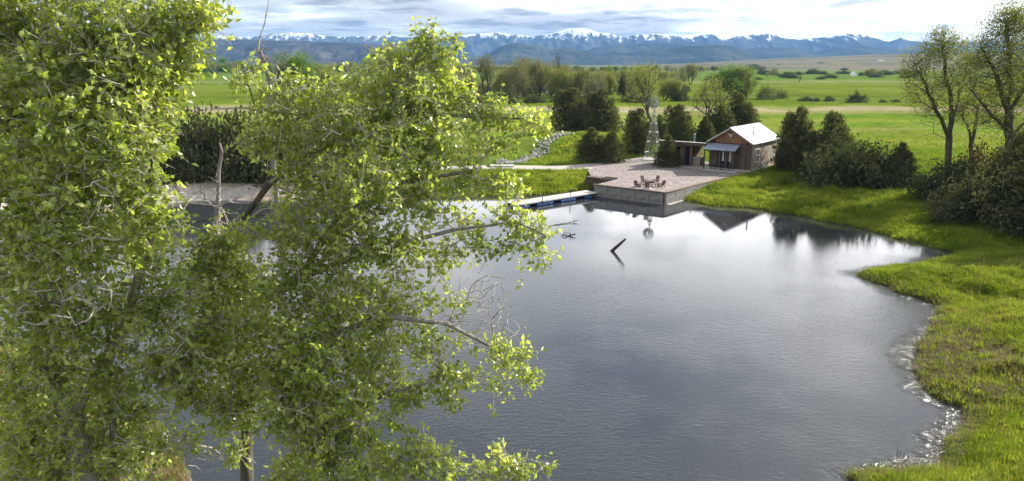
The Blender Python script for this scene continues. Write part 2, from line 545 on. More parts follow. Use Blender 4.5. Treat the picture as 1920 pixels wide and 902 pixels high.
MOUND = at(1085, 256, 2.8)[:2]
rip_line = np.array([at(1062, 247, 2.9)[:2], at(1035, 262, 2.3)[:2], at(1000, 285, 1.5)[:2], at(950, 304, 1.1)[:2]])


def terrain(x, y):
    x = np.asarray(x, float); y = np.asarray(y, float)
    sh = x.shape
    xr, yr = x.ravel(), y.ravel()
    nearm = (np.abs(xr) < 90) & (yr < 130) & (yr > -20)
    d = np.full(xr.shape, 60.0)
    dk = np.full(xr.shape, 60.0)
    dp = np.full(xr.shape, 60.0)
    if nearm.any():
        d[nearm] = sdist(xr[nearm], yr[nearm], pond)
        dk[nearm] = sdist(xr[nearm], yr[nearm], deck_xy)
        dp[nearm] = pdist(xr[nearm], yr[nearm], path_c)
    n1 = fbm(xr, yr, 4.0, 4, 1)
    n2 = fbm(xr, yr, 45.0, 3, 2)
    lump = fbm(xr, yr, 1.3, 3, 5)
    far = sstep(d, 6, 30)
    out = 0.03 + 0.48 * (1 - np.exp(-np.maximum(d, 0) / 1.6)) + 0.40 * (1 - np.exp(-np.maximum(d, 0) / 9.0)) + ((n1 - 0.5) * 0.55 + (lump - 0.5) * 0.55 + (fbm(xr, yr, 2.2, 2, 15) - .5) * .5) * sstep(d, 0.2, 3) * (1 - 0.5 * far) + (n2 - 0.5) * 1.1 * far
    h = np.where(d > 0, out, -0.7 * (1 - np.exp(np.minimum(d, 0) / 1.5)))
    g = np.exp(-(((xr - MOUND[0]) / 9.5) ** 2 + ((yr - MOUND[1] - 4) / 9.0) ** 2) ** 1.4)
    h = h + 1.9 * g
    # low bank the cabin stands on, and the level round deck and path
    w = 1 - sstep(dk, 0.6, 5)
    w = w * sstep(d, 2, 9)
    h = h * (1 - w) + (1.0 + (n1 - .5) * 0.15) * w
    wp = (1 - sstep(dp, 2.2, 5.0)) * sstep(d, 1.5, 4)
    h = h * (1 - wp) + 0.95 * wp
    h = np.where(dk < 0.05, np.minimum(h, 0.9), h)
    return h.reshape(sh)


def tz(x, y):
    return float(terrain(np.array([x]), np.array([y]))[0])


def ground_at(px, py, z=1.1):
    """photo pixel -> point on the ground"""
    for _ in range(4):
        p = at(px, py, z)
        z = tz(p[0], p[1])
    return np.array([p[0], p[1], z])


# grid with fine cells near, growing outwards
def axis(lo, hi, step, outlo, outhi, grow):
    a = list(np.arange(lo, hi + 1e-6, step))
    s = step
    while a[-1] < outhi:
        s *= grow
        a.append(a[-1] + s)
    s = step
    while a[0] > outlo:
        s *= grow
        a.insert(0, a[0] - s)
    return np.array(a)


gx = axis(-48, 56, 0.42, -9000, 9000, 1.09)
gy = axis(14, 104, 0.42, -60, 9500, 1.05)
GX, GY = np.meshgrid(gx, gy)
GZ = terrain(GX, GY)
nx, ny = len(gx), len(gy)
D_ = sdist(GX, GY, pond).reshape(GX.shape)
gz = GY
# albedo zones of the valley floor (plan distance), wavering edges
wav = (fbm(GX, GY * 2, 60, 3, 11) - 0.5)
Yw = GY * (1 + wav * 0.10)


def lerp(a, b, w):
    return a * (1 - w[..., None]) + np.array(b) * w[..., None]


cl = np.zeros(GX.shape + (3,)) + np.array([0.075, 0.13, 0.016])
n_a = fbm(GX, GY, 14, 4, 21)
n_b = fbm(GX, GY * 2.2, 30, 4, 22)
cl = lerp(cl, [0.155, 0.195, 0.03], sstep(Yw, 74, 96) * sstep(n_b, 0.3, 0.6))
cl = lerp(cl, [0.10, 0.17, 0.018], sstep(Yw, 74, 96) * sstep(1 - n_b, 0.42, 0.6) * 0.85)
cl = lerp(cl, [0.24, 0.22, 0.085], sstep(Yw, 95, 150) * sstep(fbm(GX, GY * 3, 22, 4, 23), 0.52, 0.7) * 0.6)
cl = lerp(cl, [0.22, 0.205, 0.075], sstep(Yw, 120, 172) * sstep(fbm(GX, GY * 2, 40, 4, 25), 0.42, 0.6) * 0.5)
cl = lerp(cl, [0.28, 0.24, 0.15], sstep(Yw, 168, 182) * (1 - sstep(Yw, 196, 204)) * sstep(n_a, 0.25, 0.5) * 0.8)
cl = lerp(cl, [0.10, 0.142, 0.014], sstep(Yw, 203, 209))
cl = lerp(cl, [0.125, 0.16, 0.025], sstep(Yw, 240, 300) * sstep(fbm(GX, GY * 4, 90, 3, 24), 0.45, 0.6))
cl = lerp(cl, [0.16, 0.18, 0.07], sstep(Yw, 420, 450) * (1 - sstep(Yw, 470, 500)) * 0.8)
cl = lerp(cl, [0.095, 0.15, 0.025], sstep(Yw, 480, 520))
cl = lerp(cl, [0.14, 0.16, 0.06], sstep(Yw, 900, 1100) * 0.8)
cl = lerp(cl, [0.10, 0.12, 0.06], sstep(Yw, 1300, 1900))
for yc_, wd_, s__ in ((252, 3.0, 7), (318, 3.5, 8), (405, 5.0, 9), (560, 8.0, 10), (760, 12.0, 12)):
    ln_ = yc_ + (fbm(GX, GX * 0, 70, 3, s__) - .5) * yc_ * .12 + GX * .06
    cl = lerp(cl, [0.06, 0.075, 0.03], np.exp(-((GY - ln_) / wd_) ** 2) * sstep(fbm(GX, GY, 40, 3, s__ + 30), .3, .5) * .85)
trk = 188 + (fbm(GX, GX * 0, 50, 3, 5) - .5) * 16
cl = lerp(cl, [0.36, 0.32, 0.25], np.exp(-((GY - trk) / 1.6) ** 2) * .8)
# mud and matted dead grass at the water's edge
cl = lerp(cl, [0.08, 0.07, 0.04], (1 - sstep(D_, 0.0, 0.5)))
brown = np.exp(-(((GX - at(1765, 640, .5)[0]) / 2.6) ** 2 + ((GY - at(1765, 640, .5)[1]) / 6.5) ** 2))
cl = lerp(cl, [0.17, 0.13, 0.075], np.clip(brown * 1.4, 0, 1) * sstep(n_a, 0.2, 0.5))
# bare tan ground on the left shore
bare = np.exp(-(((GX - at(380, 352, 1)[0]) / 16) ** 4 + ((GY - at(380, 356, 1)[1]) / 5.5) ** 4))
cl = lerp(cl, [0.36, 0.29, 0.22], np.clip(bare, 0, 1))
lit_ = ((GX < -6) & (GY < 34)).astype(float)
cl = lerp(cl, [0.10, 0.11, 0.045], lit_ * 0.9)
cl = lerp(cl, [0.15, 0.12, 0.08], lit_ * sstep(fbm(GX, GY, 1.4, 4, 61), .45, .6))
idx = np.arange(nx * ny).reshape(ny, nx)
F_ = np.stack([idx[:-1, :-1], idx[:-1, 1:], idx[1:, 1:], idx[1:, :-1]], -1).reshape(-1, 4)
obj('ground', npmesh('ground', np.stack([GX, GY, GZ], -1).reshape(-1, 3), F_, M['ground'], True, cl.reshape(-1, 3)), kind='structure')

# water sheet (only over the pond and a little under its banks)
wx = np.arange(-50, 50, 0.5)
wy = np.arange(13, 82, 0.5)
WX, WY = np.meshgrid(wx, wy)
dw = sdist(WX, WY, pond).reshape(WX.shape)
keep = dw < 1.7
idx = np.arange(WX.size).reshape(WX.shape)
kf = keep[:-1, :-1] | keep[1:, :-1] | keep[:-1, 1:] | keep[1:, 1:]
Fw = np.stack([idx[:-1, :-1], idx[:-1, 1:], idx[1:, 1:], idx[1:, :-1]], -1)[kf]
rightside = sstep(WX, 6, 12) * (1 - sstep(WY, 44, 50))
sh = sstep(dw + (fbm(WX, WY, 2.5, 3, 44) - .5) * 1.2, -1.1, -0.1) * rightside
me = npmesh('water', np.stack([WX, WY, WX * 0], -1).reshape(-1, 3), Fw, M['water'], True, np.stack([sh, sh, sh], -1).reshape(-1, 3))
obj('pond_water', me, kind='structure')

# path ribbon
def resample(line, w, step=1.0):
    o, ow = [], []
    for i in range(len(line) - 1):
        n = max(1, int(np.linalg.norm(line[i + 1] - line[i]) / step))
        for k_ in range(n):
            f = k_ / n
            o.append(line[i] * (1 - f) + line[i + 1] * f)
            ow.append(w[i] * (1 - f) + w[i + 1] * f)
    o.append(line[-1]); ow.append(w[-1])
    o = np.array(o)
    for _ in range(4):
        o[1:-1] = (o[:-2] + 2 * o[1:-1] + o[2:]) / 4
    return o, np.array(ow)


pc, pww = resample(path_c, path_w)
tg = np.gradient(pc, axis=0)
tg /= np.linalg.norm(tg, axis=1)[:, None]
nm = np.stack([-tg[:, 1], tg[:, 0]], -1)
rows = []
for k_, f in enumerate(np.linspace(-0.5, 0.5, 7)):
    q = pc + nm * (pww * f * (1 + 0.25 * (fbm(pc[:, 0], pc[:, 1] + f * 50, 3, 3, 31) - .5)))[:, None]
    z = terrain(q[:, 0], q[:, 1]) + 0.035 - (0.09 if abs(f) > 0.45 else 0)
    rows.append(np.concatenate([q, z[:, None]], 1))
RV = np.stack(rows, 1)
idx = np.arange(RV.shape[0] * 7).reshape(-1, 7)
F_ = np.stack([idx[:-1, :-1], idx[:-1, 1:], idx[1:, 1:], idx[1:, :-1]], -1).reshape(-1, 4)
obj('path', npmesh('path', RV.reshape(-1, 3), F_, M['path'], True), kind='structure')


# ------------------------------------------------------------------ hills and mountains
def ridge(name, D, foot, prof, mat, seed, gully=0.35, pw=1.1, base=0.8, x0=-900, x1=2900, cols=1500, rws=30, rough=1.0, lab=None):
    xs = np.linspace(x0, x1, cols)
    px = np.array([p[0] for p in prof], float)
    py = np.array([p[1] for p in prof], float)
    ys = np.interp(xs, px, py)
    ys = ys + (fbm(xs, xs * 0, 18, 4, seed) - 0.5) * 4.0 * rough
    zc = CH + (HY - ys) / FPX * D
    tt = np.concatenate([np.linspace(0, 1, rws) ** 0.8, [1.12, 1.3]])
    V = []
    for k_, q in enumerate(tt):
        Y = foot + (D - foot) * q
        X = (xs - 960) / FPX * (foot * 0.5 + D * 0.5 + (D - foot) * 0.5 * (q - 0.5) * 2) if True else 0
        X = (xs - 960) / FPX * Y
        sh_ = min(q, 1.0) ** pw if q <= 1 else max(0.0, 1 - (q - 1) * 2.2)
        g = (np.abs(fbm(X, Y * 0.35 + X * 0, D * 0.022, 5, seed + 3, 0.55) - 0.5) * 2)
        amp = gully * 4 * min(q, 1) * max(0.0, 1 - min(q, 1)) * (zc - base)
        z = base - 2 + (zc - base + 2) * sh_ - amp * (1 - g) * 0.9 + amp * 0.25
        V.append(np.stack([X, np.full_like(X, Y), z], -1))
    V = np.array(V)
    idx = np.arange(V.shape[0] * V.shape[1]).reshape(V.shape[:2])
    F = np.stack([idx[:-1, :-1], idx[:-1, 1:], idx[1:, 1:], idx[1:, :-1]], -1).reshape(-1, 4)
    return obj(name, npmesh(name, V.reshape(-1, 3), F, mat, True), kind='structure')


mm_high = mountain_mat('snowy_rock_and_forest', (0.03, 0.045, 0.04), (0.09, 0.09, 0.085), 170, 330)
mm_mid = mountain_mat('forested_foothill', (0.025, 0.035, 0.028), (0.07, 0.075, 0.055), 0, 1, False)
mm_plat = mountain_mat('dark_forested_plateau', (0.03, 0.032, 0.03), (0.085, 0.08, 0.065), 0, 1, False)
mm_tan = mountain_mat('sagebrush_bench', (0.11, 0.105, 0.065), (0.18, 0.165, 0.11), 0, 1, False)
ridge('mountain_range', 8000, 6300, [(-900, 70), (380, 66), (450, 72), (520, 72), (560, 64), (600, 67), (650, 72), (720, 70), (780, 74), (830, 75), (865, 70), (900, 67), (935, 64), (960, 68), (995, 72), (1030, 66), (1060, 58), (1085, 56), (1110, 63), (1140, 67), (1165, 73), (1185, 68), (1220, 65), (1250, 70), (1282, 74), (1300, 68), (1320, 66), (1337, 73), (1347, 77), (1370, 70), (1400, 67), (1420, 65), (1435, 67), (1455, 74), (1480, 78), (1510, 73), (1540, 71), (1575, 66), (1605, 71), (1632, 79), (1645, 80), (1663, 74), (1682, 80), (1740, 81), (1850, 83), (2900, 88)], mm_high, 41, 0.75, 1.15, rough=0.95)
ridge('blue_foothills', 6000, 4900, [(-900, 100), (840, 104), (980, 108), (1060, 104), (1110, 92), (1150, 86), (1200, 83), (1260, 84), (1330, 88), (1390, 93), (1440, 90), (1470, 91), (1510, 99), (1550, 91), (1590, 88), (1640, 93), (1720, 92), (1850, 96), (2900, 100)], mm_mid, 51, 0.3, 1.2, rough=0.6)
ridge('dark_foothills', 4800, 4000, [(-900, 119), (860, 118), (900, 110), (925, 98), (945, 87), (962, 83), (1000, 87), (1035, 93), (1060, 91), (1085, 96), (1120, 103), (1150, 101), (1200, 98), (1240, 93), (1280, 89), (1320, 86), (1350, 87), (1375, 92), (1400, 104), (1425, 117), (1460, 121), (2900, 122)], mm_mid, 61, 0.3, 1.2, rough=0.5)
ridge('dark_plateau', 4300, 3200, [(-900, 76), (300, 74), (390, 75), (450, 76), (520, 78), (560, 79), (620, 81), (700, 84), (770, 90), (820, 98), (880, 108), (930, 119), (980, 122), (2900, 122)], mm_plat, 71, 0.45, 0.9, rough=0.35)
ridge('tan_bench_hill', 2800, 1150, [(-900, 125), (1000, 124), (1180, 122), (1300, 118), (1390, 113), (1450, 110), (1550, 106), (1620, 103), (1700, 102), (1800, 100), (2900, 92)], mm_tan, 81, 0.05, 1.0, rough=0.15)


# ------------------------------------------------------------------ plant makers
def tubes(P0, P1, r0, r1, d0, d1, n):
    """vectorised frusta: directions d0,d1 set the ring planes so that neighbours meet"""
    ref = np.array([0.31, 0.17, 0.93])

    def ring(p, d, r):
        d = d / (np.linalg.norm(d, axis=1)[:, None] + 1e-9)
        u = np.cross(d, ref)
        u /= np.linalg.norm(u, axis=1)[:, None] + 1e-9
        w = np.cross(d, u)
        a = np.arange(n) * 2 * math.pi / n
        return p[:, None, :] + (u[:, None, :] * np.cos(a)[None, :, None] + w[:, None, :] * np.sin(a)[None, :, None]) * r[:, None, None]
    A = ring(P0, d0, r0)
    B = ring(P1, d1, r1)
    m = len(P0)
    V = np.concatenate([A, B], 1).reshape(-1, 3)
    i = np.arange(n)
    j = (i + 1) % n
    f = np.stack([i, j, n + j, n + i], -1)
    F = (f[None] + (np.arange(m) * 2 * n)[:, None, None]).reshape(-1, 4)
    return V, F


class Skeleton:
    def __init__(s):
        s.p, s.par = [], []

    def chain(s, pts, par=-1):
        ids = []
        for q in pts:
            s.p.append(np.array(q, float)); s.par.append(par)
            par = len(s.p) - 1
            ids.append(par)
        return ids

    def grow(s, att, g, step=0.5, alpha=0.25, jit=0.12, sag=0.0):
        """join each attractor to the cheapest node already there, through bent intermediate nodes"""
        n0 = len(s.p)
        cap = n0 + len(att) * 14 + 10
        P = np.zeros((cap, 3)); PL = np.zeros(cap)
        n = n0
        for i in range(n0):
            P[i] = s.p[i]
            PL[i] = 0 if s.par[i] < 0 else PL[s.par[i]] + np.linalg.norm(s.p[i] - s.p[s.par[i]]) * 0.35
        par = list(s.par) + [-1] * (cap - n0)
        dmin = np.array([np.min(np.linalg.norm(P[:n] - a, axis=1)) for a in att])
        tips = []
        for ai in np.argsort(dmin):
            a = att[ai]
            dd = np.linalg.norm(P[:n] - a, axis=1)
            c = dd + alpha * PL[:n] + 0.5 * np.maximum(0, P[:n, 2] - a[2])
            j = int(np.argmin(c))
            L = dd[j]
            k = min(12, max(1, int(L / step)))
            bow = g.normal(0, jit, 3) * L
            bow[2] += L * sag
            prev = j
            base = P[j].copy()
            for q in range(1, k + 1):
                f = q / k
                pt = base + (a - base) * f + bow * math.sin(f * math.pi) + (g.normal(0, 0.03, 3) * min(L, 1.5) if q < k else 0)
                P[n] = pt
                par[n] = prev
                PL[n] = PL[prev] + np.linalg.norm(pt - P[prev])
                prev = n
                n += 1
                if n >= cap - 1:
                    break
            tips.append(prev)
            if n >= cap - 14:
                break
        s.P = P[:n]
        s.par = np.array(par[:n])
        s.tips = np.array(tips)
        s.n0 = n0

    def radii(s, rt, rmax, e=2.4):
        n = len(s.P)
        acc = np.zeros(n)
        r = np.zeros(n)
        main = np.full(n, -1)
        for i in range(n - 1, -1, -1):
            r[i] = max(rt, acc[i] ** (1 / e)) if acc[i] > 0 else rt
            p = s.par[i]
            if p >= 0:
                acc[p] += r[i] ** e
                if main[p] < 0 or r[i] > r[main[p]]:
                    main[p] = i
        # parents must come before children for the loop above: true by construction
        k = rmax / r.max()
        if k < 1:
            r = rt + (r - rt) * (rmax - rt) / (r.max() - rt)
        else:
            r = r * (1 + (k - 1) * (r / r.max()) ** 0.7)
        s.r, s.main = r, main
        return r

    def mesh(s, name, sel, n, mat):
        """sel: boolean over nodes (edge node->parent)"""
        i = np.where(sel & (s.par >= 0))[0]
        p = s.par[i]
        d = s.P[i] - s.P[p]
        pd = np.where((s.par[p] >= 0)[:, None], s.P[p] - s.P[np.maximum(s.par[p], 0)], d)
        ismain = s.main[p] == i
        d0 = np.where(ismain[:, None], pd / (np.linalg.norm(pd, axis=1)[:, None] + 1e-9), d)
        r0 = np.where(ismain, s.r[p], np.minimum(s.r[i] * 1.15, s.r[p]))
        V, F = tubes(s.P[p], s.P[i], r0, s.r[i], d0, d, n)
        return npmesh(name, V, F, mat, True)


def rand_dirs(n, g, up=0.0):
    d = g.normal(0, 1, (n, 3))
    d[:, 2] += up
    return d / np.linalg.norm(d, axis=1)[:, None]


def leaf_arrays(C, L, Wd, g, droop=0.25, flat=0.0, dirs=None):
    """folded four-cornered leaves: two quads each meeting at the midrib. returns V,F"""
    n = len(C)
    d = rand_dirs(n, g, -droop) if dirs is None else dirs
    q = rand_dirs(n, g, flat)
    s_ = np.cross(d, q)
    s_ /= np.linalg.norm(s_, axis=1)[:, None] + 1e-9
    nn = np.cross(s_, d)
    L = (L * g.uniform(0.55, 1.3, n))[:, None]
    Wd = (Wd * g.uniform(0.75, 1.2, n))[:, None]
    b = C
    tip = C + d * L - nn * L * 0.12
    mid = C + d * L * 0.42 - nn * Wd * 0.08
    l = mid + s_ * Wd * 0.5 + nn * Wd * 0.2
    r = mid - s_ * Wd * 0.5 + nn * Wd * 0.2
    V = np.stack([b, l, tip, r], 1).reshape(-1, 3)
    o = (np.arange(n) * 4)[:, None]
    F = np.concatenate([o + np.array([0, 2, 1]), o + np.array([0, 3, 2])], 1).reshape(-1, 3)
    return V, F


def blob_attractors(blobs, n, g):
    """blobs: (centre xyz, radii xyz, weight)"""
    w = np.array([b[2] for b in blobs], float)
    w /= w.sum()
    k = g.choice(len(blobs), n, p=w)
    d = rand_dirs(n, g)
    rr = g.uniform(0, 1, n) ** (1 / 2.2)
    C = np.array([b[0] for b in blobs])[k]
    Rr = np.array([b[1] for b in blobs])[k]
    return C + d * rr[:, None] * Rr


# ---- generic broad tree for the middle distance (built once per variant, unit = metres, height ~1 scaled)
def broad_variant(seed, h=14.0, spread=5.0, trunks=1, natt=260, leafn=26, leafL=0.30, lean=0.0, tall=0.28, leafmat_='leaf_far', bark='bark', dens=1.0, fan=0.5, clump=0.55, low=0.35):
    g = np.random.default_rng(seed)
    sk = Skeleton()
    blobs = []
    for k in range(trunks):
        a = g.uniform(0, 6.28)
        base = np.array([math.cos(a), math.sin(a), 0]) * (0.35 * (trunks > 1)) * (1 + k * .5)
        top = base * 1.0 + np.array([math.cos(a) * spread * fan * (trunks > 1) + lean * h * 0.25, math.sin(a) * spread * fan * (trunks > 1), h * tall])
        mid = (base + top) / 2 + g.normal(0, 0.25, 3)
        ids = sk.chain([base - [0, 0, 0.4], base + [0, 0, 0.3], mid, top])
        nl = 4 if trunks > 1 else 7
        for q in range(nl):
            b = a + q * 6.28 / nl + g.uniform(-.5, .5)
            rr = spread * g.uniform(0.35, 0.75)
            e = top + np.array([math.cos(b) * rr, math.sin(b) * rr, h * g.uniform(0.0, 0.5)])
            m1 = top * 0.55 + e * 0.45 + np.array([0, 0, -0.3]) + g.normal(0, 0.35, 3)
            sk.chain([m1, e * 0.7 + m1 * 0.3 + g.normal(0, .3, 3), e], ids[-1] if q % 2 else ids[-2])
            blobs.append((e + [0, 0, h * 0.03], np.array([spread * 0.38, spread * 0.38, h * 0.16]) * g.uniform(0.7, 1.2), 1.0))
        blobs.append((top + [lean * h * .15, 0, h * 0.45], np.array([spread * 0.5, spread * 0.5, h * 0.22]), 1.6))
    att = blob_attractors(blobs, natt, g)
    lowq = g.uniform(0, 1, len(att)) < low
    att[lowq, 2] *= g.uniform(.45, .9, lowq.sum())
    att[:, 2] = np.clip(att[:, 2], h * 0.12, h)
    sk.grow(att, g, step=0.9, alpha=0.35, jit=0.10, sag=0.06)
    sk.radii(0.018, 0.028 * h)
    thick = sk.r > 0.075
    trunk = sk.mesh('trunk', thick, 7, M[bark])
    twigs = sk.mesh('branches', ~thick, 3, M[bark])
    nt = int(len(att) * dens)
    tp = sk.P[sk.tips][:nt]
    C = np.repeat(tp, leafn, 0) + g.normal(0, clump, (len(tp) * leafn, 3)) * [1, 1, 0.7]
    V, F = leaf_arrays(C, leafL, leafL * 0.75, g, 0.2)
    crown = npmesh('crown', V, F, M[leafmat_])
    return dict(h=h, parts=[('trunk', trunk, None), ('branches', twigs, 'stuff'), ('crown', crown, 'stuff')])


def juniper_variant(seed, h=5.0, r=1.8, n=5200, mat='juniper', taper=1.0, lobes=5, size=0.2, trunk_r=0.12):
    """ragged juniper: several leaning spires grown together, sprays of scale foliage on each"""
    g = np.random.default_rng(seed)
    Vs, Fs, off = [], [], 0
    mb = MB()
    mb.tube((0, 0, -0.3), (0, 0, h * 0.45), trunk_r, trunk_r * 0.6, 7).tube((0, 0, h * 0.45), (0, 0, h * 0.96), trunk_r * 0.6, 0.02, 6)
    sp = [(g.uniform(-.2, .2), g.uniform(-.2, .2), h, r * .66)]
    for k in range(lobes):
        a = 6.283 * k / lobes + g.uniform(-.4, .4)
        q = g.uniform(.35, .75) * r
        sp.append((math.cos(a) * q, math.sin(a) * q, h * g.uniform(.5, .96), r * g.uniform(.38, .6)))
    wt = np.array([s[2] * s[3] for s in sp]); wt /= wt.sum()
    for (sx, sy, sh_, sr), w_ in zip(sp, wt):
        m = int(n * w_)
        u = g.uniform(0, 1, m) ** 0.9
        prof = (1 - u ** 2.2) ** taper * np.minimum(1, (u + 0.16) * 3.5) + 0.05
        a = g.uniform(0, 6.283, m)
        cell = np.floor(a * 4 + u * 3) * 13.7 + np.floor(u * 11) * 5.1
        lob = 1 + 0.95 * (np.sin(cell * 91.7) * 0.5)
        rr = sr * prof * lob * g.uniform(0.3, 1.05, m) ** 0.5
        C = np.stack([sx + np.cos(a) * rr, sy + np.sin(a) * rr, u * sh_ + g.normal(0, h * 0.012, m)], -1)
        C[:, 2] = np.maximum(C[:, 2], .05)
        out = np.stack([np.cos(a) * 0.8, np.sin(a) * 0.8, np.full(m, 0.7)], -1) + g.normal(0, 0.5, (m, 3))
        out /= np.linalg.norm(out, axis=1)[:, None]
        for dd, k1, k2, sc_ in ((out, 1.6, .5, 0), (out + g.normal(0, .7, (m, 3)), 1.2, .45, size * .5)):
            dd = dd / np.linalg.norm(dd, axis=1)[:, None]
            V, F = leaf_arrays(C + g.normal(0, 1, (m, 3)) * sc_, size * k1, size * k2, g, dirs=dd)
            Vs.append(V); Fs.append(F + off); off += len(V)
        mb.tube((sx * .2, sy * .2, .1), (sx, sy, sh_ * .9), trunk_r * .5, .015, 5)
    crown = npmesh('crown', np.concatenate(Vs), np.concatenate(Fs), M[mat])
    return dict(h=h, parts=[('trunk', mb.mesh('trunk', M['bark']), None), ('crown', crown, 'stuff')])


def shrub_variant(seed, h=2.5, r=2.4, n=4200, mat='brush', size=0.2, stems=26, dens=1.0, bark='bark'):
    g = np.random.default_rng(seed)
    sk = Skeleton()
    sk.chain([(0, 0, -0.2), (0, 0, 0.12)])
    d = rand_dirs(int(90 * dens) + stems, g)
    d[:, 2] = np.abs(d[:, 2])
    att = d * g.uniform(0.45, 1.0, len(d))[:, None] ** .8 * [r, r, h]
    att[:, 2] *= .72 + .5 * np.sin(att[:, 0] * 2.3 + seed) * np.cos(att[:, 1] * 1.9 + seed * 2) * .6 + .12
    lob = 1 + 0.2 * np.sin(np.arctan2(att[:, 1], att[:, 0]) * 3 + seed)
    att[:, :2] *= lob[:, None]
    sk.grow(att, g, step=0.6, alpha=0.05, jit=0.1)
    sk.radii(0.012, 0.09)
    tw = sk.mesh('stems', np.ones(len(sk.P), bool), 4, M[bark])
    per = max(1, n // len(att))
    C = np.repeat(sk.P[sk.tips], per, 0) + g.normal(0, 0.17 * min(r, 2), (len(att) * per, 3)) * [1, 1, 0.75]
    C[:, 2] = np.maximum(C[:, 2], 0.02)
    V, F = leaf_arrays(C, size * 1.4, size * 0.6, g, -0.4)
    return dict(h=h, parts=[('stems', tw, 'stuff'), ('foliage', npmesh('foliage', V, F, M[mat]), 'stuff')])


def place(var, name, pos, height, label, cat, group=None, wide=1.0, rz=None, tilt=(0, 0)):
    k = height / var['h']
    e = empty(name, (float(pos[0]), float(pos[1]), float(pos[2]) - 0.05), random.uniform(0, 6.28) if rz is None else rz, label=label, cat=cat, group=group)
    e.scale = (k * wide, k * wide, k)
    e.rotation_euler[0], e.rotation_euler[1] = tilt
    for nm_, me_, kind in var['parts']:
        obj(nm_, me_, e, kind=kind)
    return e


def place_px(var, name, x, yb, yt, label, cat, group=None, wide=1.0, rz=None, tilt=(0, 0)):
    p = ground_at(x, yb)
    hgt = CH + (ray(x, yt)[2] / ray(x, yt)[1]) * p[1] - p[2]
    return place(var, name, p, hgt, label, cat, group, wide, rz, tilt)


# ------------------------------------------------------------------ gravel terrace and its walls
poly = [tuple(loc(*p)[:2]) for p in deck_poly]
MB().prism(poly, 0.3, DZ).build('gravel_terrace', M['gravel'], kind='structure')


def frame_empty(name, s, q, z=DZ, rz=0.0, **kw):
    return empty(name, tuple(loc(s, q, z)), CAB_RZ + rz, **kw)


def wall_run(root, a, b, panels, rows, z0, z1, thick=0.28, gap=0.035, mat='concrete', name='concrete_panel'):
    """panelled wall from a to b (local), each panel its own part"""
    a, b = np.array(a, float), np.array(b, float)
    L = np.linalg.norm(b - a)
    ang = math.atan2(b[1] - a[1], b[0] - a[0])
    core = MB().box(((a[0] + b[0]) / 2, (a[1] + b[1]) / 2, (z0 + z1) / 2 - 0.03), (L - 0.02, thick - 0.1, z1 - z0 - 0.06), ang)
    core.build('wall_core', M['dark'], root)
    w = L / panels
    shared = {}
    for r in range(rows):
        za = z0 + (z1 - z0) * r / rows
        zb = z0 + (z1 - z0) * (r + 1) / rows
        me = MB().box((0, 0, 0), (w - gap, thick, zb - za - gap * 0.6)).mesh(name, M[mat])
        for k in range(panels):
            c = a + (b - a) * (k + 0.5) / panels
            o = obj(name, me, root)
            o.location = (c[0], c[1], (za + zb) / 2 + random.uniform(-.004, .004))
            off = random.uniform(-.012, .012)
            o.location.x += -math.sin(ang) * off
            o.location.y += math.cos(ang) * off
            o.rotation_euler = (0, 0, ang)


w1 = frame_empty('retaining_wall', 0, 0, 0, label='long low grey concrete retaining wall holding the gravel terrace above the pond', cat='wall')
wall_run(w1, (-8.1, -16.87), (-1.07, -16.87), 5, 2, -0.5, 1.03)
wall_run(w1, (-1.07, -16.72), (-0.82, -12.0), 3, 2, -0.5, 1.03)
wall_run(w1, (-0.82, -12.0), (-0.03, -0.42), 6, 1, 0.2, 1.03, 0.24)
wall_run(w1, (-8.1, -16.7), (-8.2, -13.1), 2, 2, -0.5, 1.03)
mb = MB()
mb.box((-4.58, -16.9, 1.085), (7.3, 0.36, 0.09))
mb.build('front_cap', M['rust'], w1)
mb = MB()
for a, b in (((-1.0, -16.7), (-0.80, -12.0)), ((-0.80, -12.0), (0.0, -0.42))):
    a, b = np.array(a), np.array(b)
    L = np.linalg.norm(b - a)
    mb.box(((a[0] + b[0]) / 2, (a[1] + b[1]) / 2, 1.09), (L, 0.26, 0.085), math.atan2(b[1] - a[1], b[0] - a[0]))
mb.build('side_cap', M['board_mid'], w1)
MB().box((-0.98, -16.93, 0.3), (0.14, 0.14, 1.5)).build('corner_post', M['rust'], w1)
MB().b2(-1.2, -0.6, -16.6, -12.2, -0.3, 0.02).build('pale_footing', M['concrete_pale'], w1)

# timber crib with steps at the dock end of the terrace
w2 = frame_empty('timber_crib', -0, 0, 0, label='brown timber crib box beside the dock with a dark step well', cat='retaining box')
for k in range(5):
    z0 = -0.15 + k * 0.245
    MB().b2(-11.1, -8.25, -13.55, -13.37, z0, z0 + 0.22).build('plank', M['board_brown'], w2)
    MB().b2(-11.25, -11.1, -13.55, -12.7, z0 + 0.004, z0 + 0.224).build('plank', M['board_brown'], w2)
MB().b2(-11.28, -9.6, -13.6, -12.7, 1.08, 1.15).build('cap', M['rust'], w2)
MB().b2(-9.5, -8.25, -13.35, -12.6, 0.4, 1.12).build('well_shade', M['dark'], w2)  # solid near-black block stands in for the shade inside the step recess
MB().b2(-9.6, -8.2, -12.66, -12.5, 1.12, 1.2).build('edge_beam', M['rust'], w2)

